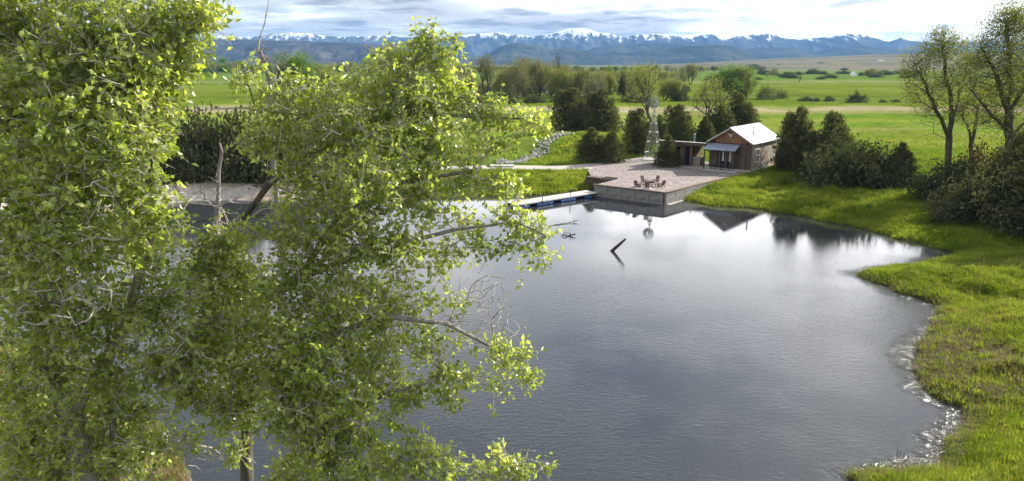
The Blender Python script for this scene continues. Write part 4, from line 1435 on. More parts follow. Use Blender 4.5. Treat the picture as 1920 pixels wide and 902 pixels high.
for v, x, yb, yt, w, lb in [
    (ju[0], 1985, 430, 250, 1.3, 'dark juniper standing just beyond the right edge shading the bank'),
    (ju[3], 2060, 440, 230, 1.2, 'large dark juniper beyond the right edge behind the first'),
    (cwC, 2130, 400, 60, .8, 'leafy cottonwood beyond the right edge whose shadow falls on the bank')]:
    place_px(v, 'juniper' if v is not cwC else 'cottonwood_tree', x, yb, yt, lb, 'tree', None, w)
fr = random.Random(12)
for k in range(46):
    x = fr.uniform(880, 1300)
    yb = fr.uniform(164, 180)
    place_px(fr.choice([sb[0], sb[1], sb[3], sb[1]]), 'bush', x, yb, yb - fr.uniform(9, 20), 'grey green bush of the undergrowth along the middle tree line', 'bush', 'undergrowth of the middle tree line', fr.uniform(.8, 1.3))
for k in range(16):
    x = fr.uniform(885, 1350)
    yb = fr.uniform(158, 172)
    place_px(fr.choice([cwE, cwB, cwD, cwE]), 'cottonwood_tree', x, yb, fr.uniform(112, 132), 'thin cottonwood standing behind the front row of the middle tree line', 'tree', 'back row of the middle tree line', fr.uniform(.8, 1.1))
G_ = 'cottonwoods of the tree line beyond the pond'
for v, x, yb, yt, w, lb in [
    (cwD, 910, 180, 92, .8, 'tall thin cottonwood standing apart at the left end of the middle tree line'),
    (cwB, 968, 184, 106, .9, 'dark trunked grey budding cottonwood at the left of the grove'),
    (cwB, 985, 182, 98, 1.0, 'broad buff cottonwood with the tallest crown of the grove left part'),
    (cwD, 1012, 183, 102, 1.1, 'buff cottonwood with upright limbs beside the broad buff one'),
    (dead, 1030, 182, 96, 1.0, 'nearly bare cottonwood leaning right in the grove'),
    (cwE, 1046, 184, 116, .8, 'pale green thin cottonwood right of the nearly bare one'),
    (cwE, 960, 176, 118, 1.2, 'pale green cottonwood at the far left of the grove'),
    (cwB, 1028, 178, 108, 1.0, 'grey budding cottonwood behind the nearly bare one'),
    (cwB, 1058, 178, 112, .9, 'grey budding cottonwood in the middle of the grove'),
    (cwE, 1132, 182, 124, 1.0, 'pale green cottonwood with several stems right of the grove middle'),
    (cwD, 1160, 178, 126, 1.0, 'upright buff cottonwood near the right end of the grove'),
    (cwE, 1182, 186, 128, .9, 'pale green cottonwood at the right end of the grove'),
    (cwE, 1245, 188, 140, 1.0, 'low yellow green tree tucked behind the leaning cottonwood'),
    (cwE, 1068, 180, 126, .8, 'low yellow green cottonwood in the gap of the grove'),
    (cwD, 1083, 182, 122, .9, 'upright yellow green cottonwood behind the left dark juniper'),
    (cwD, 1098, 181, 120, .9, 'upright yellow green cottonwood between the two dark junipers'),
    (cwB, 1120, 184, 122, .85, 'grey trunked cottonwood behind the right dark juniper'),
    (cwC, 1144, 170, 117, .45, 'slim round headed green cottonwood rising over the tree line'),
    (cwF, 1167, 190, 130, .6, 'dark upright tree with a leafy trunk right of the grove'),
    (cwE, 1200, 185, 116, .9, 'yellow green cottonwood behind the leaning one'),
    (cwL, 1224, 236, 112, 1.0, 'large crooked cottonwood with a leaning dark trunk behind the windmill'),
    (cwE, 1268, 190, 138, .9, 'bushy yellow green tree right of the leaning cottonwood'),
    (sap, 1308, 254, 132, 1.0, 'pale bare forked cottonwood with a yellowish crown behind the kitchen roof'),
    (sap, 1346, 187, 150, .9, 'small bright yellow green tree left of the big round one'),
    (cwC, 1386, 186, 112, 1.15, 'big round fresh green cottonwood standing in the far meadow'),
    (cwE, 1402, 186, 118, .75, 'green cottonwood merged with the right side of the big round one')]:
    place_px(v, 'cottonwood_tree', x, yb, yt, lb, 'tree', G_, w)
for v, x, yb, yt, w, lb in [
    (sb[3], 1437, 187, 155, .55, 'grey purple bare bush right of the big round cottonwood'),
    (sb[3], 1466, 185, 165, .5, 'small thin bush beside the grey purple one'),
    (dead, 1497, 154, 134, 1.3, 'tiny bare tree alone in the far green field'),
    (sb[1], 1606, 192, 172, 1.0, 'dark heap of brush and a fallen trunk on the creek bank'),
    (dead, 1608, 190, 163, .8, 'bare broken sticks rising from the brush heap on the creek bank'),
    (sb[1], 1555, 190, 179, 1.0, 'low dark bush on the creek bank left of the brush heap'),
    (sb[1], 1512, 190, 180, 1.5, 'low dark thicket on the creek bank in the middle of the field edge'),
    (sb[1], 1530, 190, 182, 1.2, 'low dark bush just right of the creek bank thicket'),
    (sb[1], 1680, 191, 185, 1.6, 'flat dark bush on the creek bank near the right trees'),
    (sb[0], 1655, 192, 186, 1.4, 'flat grey bush on the creek bank right of the brush heap'),
    (sb[1], 1275, 190, 165, .8, 'dark bush under the yellow green tree right of the leaning cottonwood'),
    (sb[0], 945, 192, 168, 1.2, 'grey brush at the foot of the thin cottonwood'),
    (sb[1], 1000, 192, 176, 1.5, 'dark undergrowth beneath the grove left part'),
    (sb[1], 1055, 190, 172, 1.4, 'dark undergrowth beneath the grove centre'),
    (sb[1], 1105, 190, 172, 1.3, 'dark undergrowth beneath the grove right part'),
    (sb[1], 1190, 192, 172, 1.2, 'dark undergrowth left of the leaning cottonwood'),
    (sb[0], 1330, 190, 172, 1.2, 'grey brush by the creek under the small bright tree'),
    (sb[1], 1365, 190, 178, 1.2, 'dark low brush at the foot of the big round cottonwood')]:
    place_px(v, 'bare_tree' if v is dead else 'bush', x, yb, yt, lb, 'tree' if v is dead else 'bush', 'brush and snags along the creek', w)
# junipers and shrubs round the cabin
GJ = 'dark junipers round the pond'
for v, x, yb, yt, w, lb in [
    (ju[0], 1074, 248, 166, 1.05, 'tall dark juniper left of the pair behind the green mound'),
    (ju[3], 1127, 250, 168, .95, 'tall dark juniper right of the pair behind the green mound'),
    (ju[0], 1198, 290, 204, .75, 'dark juniper just left of the windmill'),
    (ju[1], 1234, 272, 216, .7, 'dark juniper half hidden behind the windmill legs'),
    (ju[0], 1271, 268, 196, .95, 'broad triangular juniper right of the windmill'),
    (ju[2], 1321, 268, 218, .95, 'slim juniper behind the flue pipe of the shed'),
    (ju[1], 1349, 256, 196, 1.0, 'dark juniper behind the left slope of the cabin roof'),
    (ju[3], 1381, 252, 176, .9, 'taller ragged juniper behind the cabin ridge'),
    (ju[2], 1404, 250, 212, 1.0, 'small juniper behind the cabin ridge on its right'),
    (ju[2], 1252, 315, 254, 1.05, 'bushy juniper growing on the gravel in front of the windmill'),
    (ju[3], 1492, 322, 203, .72, 'tall ragged juniper right beside the cabin'),
    (ju[0], 1550, 332, 211, .8, 'tall ragged juniper second to the right of the cabin'),
    (ju[2], 1517, 330, 248, 1.2, 'lower juniper filling the gap between the two tall ones'),
    (ju[2], 1468, 316, 262, .75, 'small juniper touching the back corner of the cabin'),
    (ju[2], 1682, 352, 268, 1.0, 'short pointed juniper at the right end of the shrub bank'),
    (ju[1], 1645, 352, 296, 1.1, 'short dark juniper beside the pointed one')]:
    place_px(v, 'juniper', x, yb, yt, lb, 'juniper', GJ, w)
for v, x, yb, yt, w, lb in [
    (ju[2], 1110, 304, 240, 1.25, 'grey green shrub left on the slope of the green mound'),
    (ju[0], 1147, 306, 246, .9, 'grey green shrub right on the slope of the green mound'),
    (sb[0], 1580, 345, 250, .85, 'grey shrub right after the tall ragged junipers'),
    (sb[1], 1618, 350, 262, .85, 'olive grey shrub in the middle of the shrub bank'),
    (sb[0], 1655, 350, 284, .7, 'olive grey shrub left of the pointed juniper'),
    (sb[3], 1722, 352, 322, .9, 'low brownish twiggy shrub between the shrub bank and the tall trees'),
    (sb[1], 1765, 378, 296, .75, 'dark shrub at the foot of the bare cottonwood'),
    (sb[1], 1808, 392, 300, .8, 'dark shrub between the bare cottonwood and the right edge'),
    (sb[1], 1850, 410, 306, .8, 'dark shrub under the big right hand cottonwood'),
    (sb[2], 1845, 350, 262, .7, 'reddish twiggy shrub below the big right hand cottonwood'),
    (sb[1], 1905, 425, 300, .8, 'dark shrub at the right edge of the photo'),
    (sb[1], 1790, 410, 350, .9, 'low dark shrub spilling towards the pond'),
    (ju[3], 1900, 395, 250, .9, 'dark juniper under the rightmost cottonwood')]:
    place_px(v, 'shrub', x, yb, yt, lb, 'shrub', 'shrubs round the pond', w)
for x, yb, yt, w, v, lb in [
    (345, 332, 212, .6, 0, 'tall grey shrub behind the tan ground with its left side against the near foliage'),
    (388, 330, 196, .6, 1, 'highest olive shrub behind the tan ground'), (428, 331, 226, .6, 2, 'rusty brown shrub behind the broken bare trunk'),
    (458, 334, 205, .6, 1, 'olive shrub just left of the forked dark trunk'), (365, 336, 268, .7, 1, 'low dark shrub at the front of the left thicket above the tan ground'),
    (500, 336, 220, .7, 0, 'grey shrub glimpsed right of the forked dark trunk'), (545, 336, 228, .7, 1, 'olive shrub glimpsed through the middle of the spreading cottonwood'),
    (590, 334, 236, .8, 0, 'grey shrub at the right end of the left thicket'), (300, 336, 232, .7, 0, 'grey shrub at the left end of the left thicket'),
    (240, 340, 244, .8, 1, 'olive shrub hidden behind the left cottonwood crown'), (407, 326, 240, .6, 0, 'pale grey shrub between the highest olive one and the rusty one')]:
    place_px(sb[v], 'shrub', x, yb, yt, lb, 'shrub', 'shrub thicket on the left shore', w)
place_px(sap, 'sapling', 915, 292, 236, 'small dark stemmed sapling standing in the grass left of the mound', 'tree', None, .7)
for k, (v, x, yb, yt, w) in enumerate([(cwC, 556, 200, 84, .7), (cwE, 600, 196, 104, .8), (cwE, 640, 196, 120, 1.), (cwD, 735, 196, 68, .8), (cwB, 760, 196, 76, .8), (cwE, 820, 196, 104, .9), (cwB, 870, 196, 110, .9), (ju[3], 880, 200, 150, 1.)]):
    place_px(v, 'cottonwood_tree' if v is not ju[3] else 'juniper', x, yb, yt, ['dense dark green tree standing on the horizon left of centre', 'yellow green tree just right of the dense dark one on the horizon', 'low yellow green tree on the horizon left of the tall sparse pair', 'tall sparse tree showing its top above the near foliage',
             'tall sparse buff tree beside the other tall one above the near foliage', 'green tree beneath the highest tip of the near foliage', 'grey budding tree at the right edge of the near foliage', 'juniper partly hidden behind the near foliage'][k], 'tree', 'trees behind the near foliage', w)

# far tree belt on the valley floor: individual copies
fr = random.Random(5)
far_v = [cwC, cwE, cwB]
spots = []
for x in range(372, 900, 9):
    spots.append((x + fr.uniform(-4, 4), 137 + fr.uniform(-1, 1), fr.uniform(112, 121)))
for x in range(860, 1340, 9):
    spots.append((x + fr.uniform(-4, 4), 134.5 + fr.uniform(-.7, .7), fr.uniform(120, 127)))
for x in (1440, 1452, 1460, 1471, 1478, 1486, 1616, 1624, 1636, 1642, 1650, 1690, 1700, 1712, 1735):
    spots.append((x, 142 + fr.uniform(-1, 1), fr.uniform(124, 137)))
for k, (x, yb, yt) in enumerate(spots):
    p = at(x, yb, 1.0)
    hgt = CH + (ray(x, yt)[2] / ray(x, yt)[1]) * p[1] - p[2]
    place(fr.choice(far_v), 'distant_tree', p, hgt, 'distant tree of the thin grey green belt crossing the valley floor', 'tree', 'distant tree belt on the valley floor', fr.uniform(1.0, 1.5))
for x, y, yt, lb in ((425, 133, 104, 'dark green round tree on the horizon at the far left'), (400, 134, 112, 'grey green round tree on the horizon at the far left'), (444, 133, 112, 'small dark tree right of the round one at the far left')):
    place_px(cwC, 'horizon_tree', x, y, yt, lb, 'tree', 'round trees on the left horizon', 1.0)
fr = random.Random(8)
for k in range(34):
    x, y = fr.uniform(1330, 1760), fr.choice([127, 128, 131, 139, 141, 146, 150]) + fr.uniform(-1, 1)
    p = at(x, y, 1.0)
    place(sb[1], 'distant_bush', p, fr.uniform(1.5, 4) * p[1] / 500, 'tiny dark bush dotted over the far green fields', 'bush', 'bushes dotted over the far fields', fr.uniform(1, 2.2))
# farm sheds on the bench
for k, (x, y, w_, mt, lb) in enumerate(((1652, 120.5, 14, 'white', 'tiny white roofed farm shed high on the distant bench'), (1510, 126, 16, 'board_mid', 'tiny brown farm shed at the foot of the distant bench'), (1565, 125, 12, 'board_mid', 'tiny brown farm house in the distant fields'), (1312, 186, 1.2, 'white', 'tiny white box beside the far road'), (1600, 143, 9, 'metal_roof', 'tiny pale barn in the distant fields'))):
    p = at(x, y, 1.0) if k != 0 else atY(x, 118.5, 1900)
    if k == 0:
        p[2] = 14.0
        p = atY(1652, 117.5, 1900)
    s_ = w_ / 2
    e = empty('farm_shed', tuple(p), .3 * k, label=lb, cat='shed')
    MB().b2(-s_, s_, -s_ * .5, s_ * .5, -s_ * .4, s_ * .45).build('walls', M[mt], e)
    MB().poly([(-s_ * 1.05, -s_ * .58, s_ * .44), (s_ * 1.05, -s_ * .58, s_ * .44), (s_ * 1.05, 0, s_ * .85), (-s_ * 1.05, 0, s_ * .85), (-s_ * 1.05, s_ * .58, s_ * .44), (s_ * 1.05, s_ * .58, s_ * .44)],
              [(0, 1, 2, 3), (3, 2, 5, 4), (0, 3, 4), (1, 5, 2), (0, 4, 5, 1)]).build('roof', M['metal_roof'], e)
# low fence line posts along the far road
gf = random.Random(3)
for (x0, x1, y) in ((1300, 1500, 189.5), (1500, 1700, 194)):
    a, b = at(x0, y, 1.1), at(x1, y, 1.1)
    e = empty('field_fence', tuple(a), 0, label='thin wire fence along the creek road %s' % ('behind the cabin' if x0 < 1400 else 'towards the right trees'), cat='fence', group='wire fences along the creek road')
    d = b - a
    n = int(np.linalg.norm(d) / 3.5)
    for k in range(n + 1):
        q = d * k / n
        MB().tube((q[0], q[1], -.3), (q[0], q[1], 1.2), .07, .06, 5).build('post', M['bark_mid'], e)
    for z in (.5, 1.0):
        MB().tube((0, 0, z), (d[0], d[1], z), .015, .015, 4).build('wire', M['galv'], e)
# hay bales / white box near road
# ------------------------------------------------------------------ tall cottonwoods on the right
def custom_tree(name, mains, blobs, natt, leafn, leafL, seed, label, cat='tree', rmax=.3, rt=.012, clump=.35, leafmat_='leaf_far', bark='bark_mid', step=.5, alpha=.3, thick=.06, twig_only=(), sub=0, sublen=.3, jit=.1, droop=.2, parts_leaf=0, sag=.05, tbark=None, lbark=None):
    g = np.random.default_rng(seed)
    sk = Skeleton()
    names = []
    for pts, parent in mains:
        par = -1
        if parent is not None:
            q = np.array(pts[0])
            par = int(np.argmin([np.linalg.norm(q - p) for p in sk.p]))
        # subdivide
        q = [np.array(pts[0])] if par < 0 else []
        for a, b in zip(pts[:-1], pts[1:]):
            a, b = np.array(a), np.array(b)
            n = max(1, int(np.linalg.norm(b - a) / .8))
            for k in range(1, n + 1):
                q.append(a + (b - a) * k / n + g.normal(0, .06, 3))
        sk.chain(q, par)
    root = np.array(sk.p[0])
    att = blob_attractors(blobs, natt, g)
    if twig_only:
        att2 = blob_attractors(twig_only, int(natt * .18), g)
        att = np.concatenate([att, att2])
        bare = np.zeros(len(att), bool); bare[-len(att2):] = True
    else:
        bare = np.zeros(len(att), bool)
    dmin = np.array([np.min(np.linalg.norm(np.array(sk.p) - a, axis=1)) for a in att])
    order = np.argsort(dmin)
    sk.grow(att, g, step=step, alpha=alpha, jit=jit, sag=sag)
    bare_t = bare[order][:len(sk.tips)]
    sk.radii(rt, rmax)
    e = empty(name, tuple(root), 0, label=label, cat=cat)
    sk.P = sk.P - root
    tk = (sk.r > thick)
    is0 = np.arange(len(sk.P)) < sk.n0
    first = np.zeros(len(sk.P), bool)
    # trunk = first chain, limbs = others thick
    nfirst = 0
    j = 0
    while j + 1 < sk.n0 and sk.par[j + 1] == j:
        j += 1
    first[:j + 1] = True
    obj('trunk', sk.mesh('trunk', first, 9, M[tbark or bark]), e)
    # every further main chain is a limb
    start = j + 1
    while start < sk.n0:
        end = start
        while end + 1 < sk.n0 and sk.par[end + 1] == end:
            end += 1
        s_ = np.zeros(len(sk.P), bool); s_[start:end + 1] = True
        obj('limb', sk.mesh('limb', s_, 8, M[lbark or tbark or bark]), e)
        start = end + 1
    obj('branches', sk.mesh('branches', ~is0, 5 if sub else 4, M[bark]), e, kind='stuff')
    tips = sk.P[sk.tips]
    tdir = tips - sk.P[sk.par[sk.tips]]
    tdir /= np.linalg.norm(tdir, axis=1)[:, None] + 1e-9
    tips_l = tips[~bare_t]; tdir_l = tdir[~bare_t]
    if sub:
        P0 = np.repeat(tips_l, sub, 0)
        D0 = np.repeat(tdir_l, sub, 0) * .6 + rand_dirs(len(P0), g, -.1) * .9
        D0 /= np.linalg.norm(D0, axis=1)[:, None]
        P0 = P0 - np.repeat(tdir_l, sub, 0) * g.uniform(0, .25, (len(P0), 1))
        ln = g.uniform(.5, 1.3, (len(P0), 1)) * sublen
        P1 = P0 + D0 * ln
        V, F = tubes(P0, P1, np.full(len(P0), rt * .7), np.full(len(P0), rt * .4), D0, D0, 3)
        obj('twigs', npmesh('twigs', V, F, M[bark]), e, kind='stuff')
        f = g.uniform(.15, 1.08, (len(P0) * leafn, 1))
        C = np.repeat(P0, leafn, 0) + np.repeat(D0 * ln, leafn, 0) * f + g.normal(0, .012, (len(P0) * leafn, 3))
        ld = np.repeat(D0, leafn, 0) * .5 + rand_dirs(len(C), g, -droop)
        ld /= np.linalg.norm(ld, axis=1)[:, None]
    else:
        C = np.repeat(tips_l, leafn, 0) + g.normal(0, clump, (len(tips_l) * leafn, 3))
        ld = rand_dirs(len(C), g, -droop)
    V, F = leaf_arrays(C, leafL, leafL * .62, g, dirs=ld)
    obj('foliage', npmesh('foliage', V, F, M[leafmat_]), e, kind='stuff')
    if parts_leaf:
        W0 = C + root
        # the leaves that show largest: nearest the camera inside the frame
        rel = W0 - np.array([0, 0, CH])
        c_, s_ = math.cos(PITCH), math.sin(PITCH)
        yy = rel[:, 1] * c_ - rel[:, 2] * s_
        zz_ = rel[:, 1] * s_ + rel[:, 2] * c_
        u_ = 960 + rel[:, 0] / yy * FPX
        v_ = 451 - zz_ / yy * FPX
        okk = (u_ > 5) & (u_ < 1100) & (v_ > 5) & (v_ < 895)
        pick = np.where(okk)[0][np.argsort(yy[okk])[:parts_leaf]]
        Vl, Fl = leaf_arrays(np.zeros((1, 3)), leafL * 1.15, leafL * .72, np.random.default_rng(4), dirs=np.array([[0, 0, 1.0]]))
        me = npmesh('leaf', Vl, Fl, M[leafmat_])
        for i in pick:
            o = obj('leaf', me, e)
            o.location = C[i] + g.normal(0, .02, 3)
            o.rotation_mode = 'QUATERNION'
            dq = Vector(ld[i] + g.normal(0, .3, 3)).to_track_quat('Z', 'Y')
            o.rotation_quaternion = dq
            o.scale = [g.uniform(.85, 1.2)] * 3
    return e


def bl(x, y, r, Y, w=1.0, dr=None):
    """blob given by its place in the photo, pixel radius and plan distance"""
    c = atY(x, y, Y)
    m = r / FPX * Y
    return (c, np.array([m, m if dr is None else dr, m * .9]), w * r * r)


YR = 70.0
def pt(x, y, Y=YR):
    return tuple(atY(x, y, Y))


b1_ = ground_at(1775, 338)
Y1 = b1_[1]
custom_tree('tall_cottonwood', [
    ([tuple(b1_ - [0, 0, .4]), pt(1777, 300, Y1), pt(1778, 262, Y1), pt(1786, 230, Y1)], None),
    ([pt(1778, 258, Y1), pt(1765, 225, Y1 - .5), pt(1748, 190, Y1 - 1), pt(1735, 160, Y1 - 1), pt(1722, 135, Y1)], 0),
    ([pt(1786, 230, Y1), pt(1795, 190, Y1 + 1), pt(1808, 140, Y1 + 1), pt(1815, 105, Y1)], 0),
    ([pt(1786, 230, Y1), pt(1783, 180, Y1), pt(1772, 130, Y1), pt(1765, 80, Y1)], 0),
    ([pt(1778, 262, Y1), pt(1750, 250, Y1), pt(1725, 257, Y1 - 1)], 0)],
    [bl(1765, 85, 34, Y1), bl(1735, 105, 28, Y1), bl(1790, 90, 30, Y1), bl(1718, 140, 24, Y1), bl(1820, 120, 26, Y1), bl(1745, 150, 32, Y1, .6), bl(1790, 150, 32, Y1, .6), bl(1710, 175, 20, Y1, .8), bl(1735, 200, 22, Y1, .5), bl(1825, 170, 26, Y1, .5), bl(1765, 62, 18, Y1, 1.5), bl(1760, 130, 75, Y1, .3), bl(1745, 190, 50, Y1, .35), bl(1700, 120, 16, Y1, .8), bl(1800, 210, 34, Y1, .4)],
    1500, 8, .15, 101, 'tall open crowned cottonwood with a dark forked trunk left of the right edge tree', rmax=.30, rt=.014, clump=.3, leafmat_='leaf_far', bark='bark', twig_only=[bl(1745, 215, 30, Y1, 1), bl(1800, 215, 24, Y1, 1), bl(1765, 170, 50, Y1, .6)])
b2q = ground_at(1823, 330)
Y2 = b2q[1]
custom_tree('small_cottonwood', [
    ([tuple(b2q - [0, 0, .4]), pt(1822, 300, Y2), pt(1822, 270, Y2), pt(1828, 235, Y2), pt(1833, 200, Y2)], None),
    ([pt(1822, 268, Y2), pt(1812, 235, Y2), pt(1805, 205, Y2)], 0),
    ([pt(1824, 300, Y2), pt(1840, 270, Y2), pt(1850, 250, Y2)], 0)],
    [bl(1808, 200, 22, Y2), bl(1835, 180, 28, Y2), bl(1850, 215, 20, Y2)],
    380, 7, .15, 102, 'smaller two stemmed bare cottonwood between the tall one and the right edge tree', rmax=.2, rt=.02, leafmat_='leaf_far', bark='bark', twig_only=[bl(1825, 200, 40, Y2)])
b3 = ground_at(1890, 350)
Y3 = b3[1]
custom_tree('edge_cottonwood', [
    ([tuple(b3 - [0, 0, .4]), pt(1892, 310, Y3), pt(1893, 260, Y3), pt(1890, 215, Y3)], None),
    ([pt(1892, 250, Y3), pt(1860, 215, Y3 - 1), pt(1835, 190, Y3 - 1), pt(1822, 170, Y3)], 0),
    ([pt(1890, 215, Y3), pt(1875, 160, Y3), pt(1855, 110, Y3), pt(1840, 90, Y3)], 0),
    ([pt(1890, 215, Y3), pt(1895, 150, Y3 + 1), pt(1890, 90, Y3), pt(1885, 40, Y3)], 0),
    ([pt(1890, 215, Y3), pt(1925, 160, Y3), pt(1950, 100, Y3)], 0),
    ([pt(1892, 255, Y3), pt(1930, 225, Y3), pt(1960, 190, Y3)], 0)],
    [bl(1890, 38, 36, Y3, 1.3), bl(1915, 60, 45, Y3, 1.2), bl(1860, 75, 32, Y3), bl(1840, 110, 24, Y3), bl(1880, 120, 40, Y3, .7), bl(1930, 120, 50, Y3), bl(1830, 150, 20, Y3, .8), bl(1960, 170, 45, Y3), bl(1905, 170, 42, Y3, .8), bl(1860, 170, 30, Y3, .7), bl(1908, 22, 24, Y3, 1.4), bl(1860, 215, 24, Y3, .5), bl(1880, 120, 90, Y3, .35), bl(1900, 230, 50, Y3, .4), bl(1835, 230, 26, Y3, .5), bl(1822, 120, 16, Y3, .8), bl(1930, 250, 40, Y3, .5)],
    2600, 9, .155, 103, 'largest cottonwood of the right edge with a thick trunk and crown cut by the frame', rmax=.42, rt=.014, clump=.32, leafmat_='leaf_far', bark='bark', twig_only=[bl(1870, 200, 50, Y3, 1), bl(1850, 130, 40, Y3, 1)])

# dead snag with the long pale leader, and the broken post in the water
Ys = 60.0
custom_tree('dead_snag', [
    ([pt(520, 392, Ys), pt(512, 300, Ys), pt(505, 210, Ys), pt(503, 140, Ys)], None),
    ([pt(503, 140, Ys), pt(492, 110, Ys), pt(485, 90, Ys), pt(487, 70, Ys)], 0),
    ([pt(505, 180, Ys), pt(520, 130, Ys), pt(535, 95, Ys)], 0)],
    [bl(500, 110, 34, Ys), bl(480, 95, 18, Ys), bl(530, 120, 22, Ys)], 130, 1, .04, 104,
    'dead grey tree with bare twigs poking above the near foliage', rmax=.22, rt=.018)
sk = Skeleton()
pp = [np.array(pt(484, 96, 59.6)), np.array(pt(487, 70, 59.6)), np.array(pt(496, 45, 59.6)), np.array(pt(501, 20, 59.6)), np.array(pt(505, -4, 59.6))]
sk.chain([q - pp[0] for q in pp]); sk.chain([np.array(pt(497, 32, 59.6)) - pp[0]], 3)
sk.chain([np.array(pt(505, 66, 59.6)) - pp[0], np.array(pt(512, 62, 59.6)) - pp[0]], 1)
sk.P = np.array(sk.p); sk.par = np.array(sk.par); sk.r = np.array([.07, .06, .05, .045, .03, .03, .03, .02]); sk.main = np.array([1, 2, 3, 4, -1, -1, 7, -1])
o = obj('pale_branch', sk.mesh('pale_branch', np.ones(len(sk.P), bool), 6, M['bark_pale']), None, tuple(pp[0]), label='long thin bleached bare branch reaching up into the sky at the top left', cat='branch')

Yp = 45.0
sp0 = at(404, 480, -.3)
Yp = sp0[1]
sk = Skeleton()
pp = [sp0, np.array(pt(404, 462, Yp)), np.array(pt(405, 440, Yp)), np.array(pt(409, 380, Yp)), np.array(pt(410, 320, Yp)), np.array(pt(416, 285, Yp)), np.array(pt(412, 268, Yp))]
sk.chain([q - pp[0] for q in pp])
sk.P = np.array(sk.p); sk.par = np.array(sk.par); sk.r = np.array([.36, .34, .30, .14, .12, .1, .05]); sk.main = np.array([1, 2, 3, 4, 5, 6, -1])
obj('drowned_trunk', sk.mesh('drowned_trunk', np.ones(7, bool), 9, M['bark_mid']), None, tuple(pp[0]), label='broken bare trunk standing in the water on the left', cat='tree trunk')

# ------------------------------------------------------------------ near trees filling the left half
def LB(rows):
    return [bl(x, y, r, Y, w, dr * .55) for (x, y, r, Y, w, dr) in rows]


LEFT = [(440, 780, 45, 12.9, .7, .8), (350, 820, 40, 12.9, .6, .7), (335, 700, 60, 12.9, .9, .9), (385, 745, 45, 13, .8, .8), (350, 640, 60, 12.8, .9, .9), (120, 860, 110, 12.6, .5, 1.3), (20, 780, 90, 12.3, .5, 1.2), (-60, 60, 110, 12, 1, 1.4), (40, 90, 90, 12, 1, 1.4), (20, -30, 90, 12, .8, 1.4), (130, -10, 70, 12, .7, 1.3), (130, 110, 90, 11.5, 1.1, 1.4), (230, 40, 85, 12, 1, 1.3), (230, 130, 85, 11.5, 1.1, 1.3), (320, 40, 65, 12, 1.1, 1.1), (385, 20, 42, 12, 1.1, .8),
        (410, 50, 18, 12, 1.1, .5), (330, 120, 50, 12, 1, 1.0), (365, 95, 26, 12, 1.1, .6), (290, 190, 55, 11.5, 1, 1.1), (50, 210, 100, 11.5, 1, 1.4), (150, 230, 95, 11, 1, 1.4), (250, 260, 65, 11, 1, 1.1), (300, 270, 30, 11.5, 1, .6),
        (40, 340, 100, 11, .9, 1.4), (150, 350, 95, 11, .9, 1.4), (245, 350, 62, 11, .9, 1.0), (290, 400, 45, 11.5, .9, .8), (100, 460, 100, 11, .8, 1.4), (0, 480, 90, 11, .8, 1.4), (215, 460, 75, 11.5, .8, 1.2), (300, 480, 50, 12, .8, .9),
        (60, 580, 90, 11.5, .6, 1.4), (170, 580, 85, 12, .6, 1.4), (270, 580, 65, 12, .65, 1.0), (330, 540, 45, 12.5, .7, .8), (20, 690, 80, 12, .45, 1.3), (130, 690, 75, 12, .45, 1.3), (240, 690, 65, 12.5, .5, 1.1), (310, 680, 50, 13, .6, .9), (60, 800, 75, 12.5, .6, 1.2), (190, 800, 75, 13, .6, 1.2), (30, 890, 60, 12.5, .6, 1.), (150, 880, 60, 12.8, .5, 1.), (260, 870, 50, 13, .55, .8), (360, 560, 50, 12.8, .8, .9), (390, 640, 45, 13, .7, .8), (330, 760, 40, 13, .5, .8), (200, 600, 230, 12.3, .22, 1.6), (150, 820, 200, 12.6, .2, 1.4), (140, 620, 110, 12, .4, 1.4), (60, 700, 100, 12.2, .4, 1.4), (240, 760, 60, 13, .6, .9)]
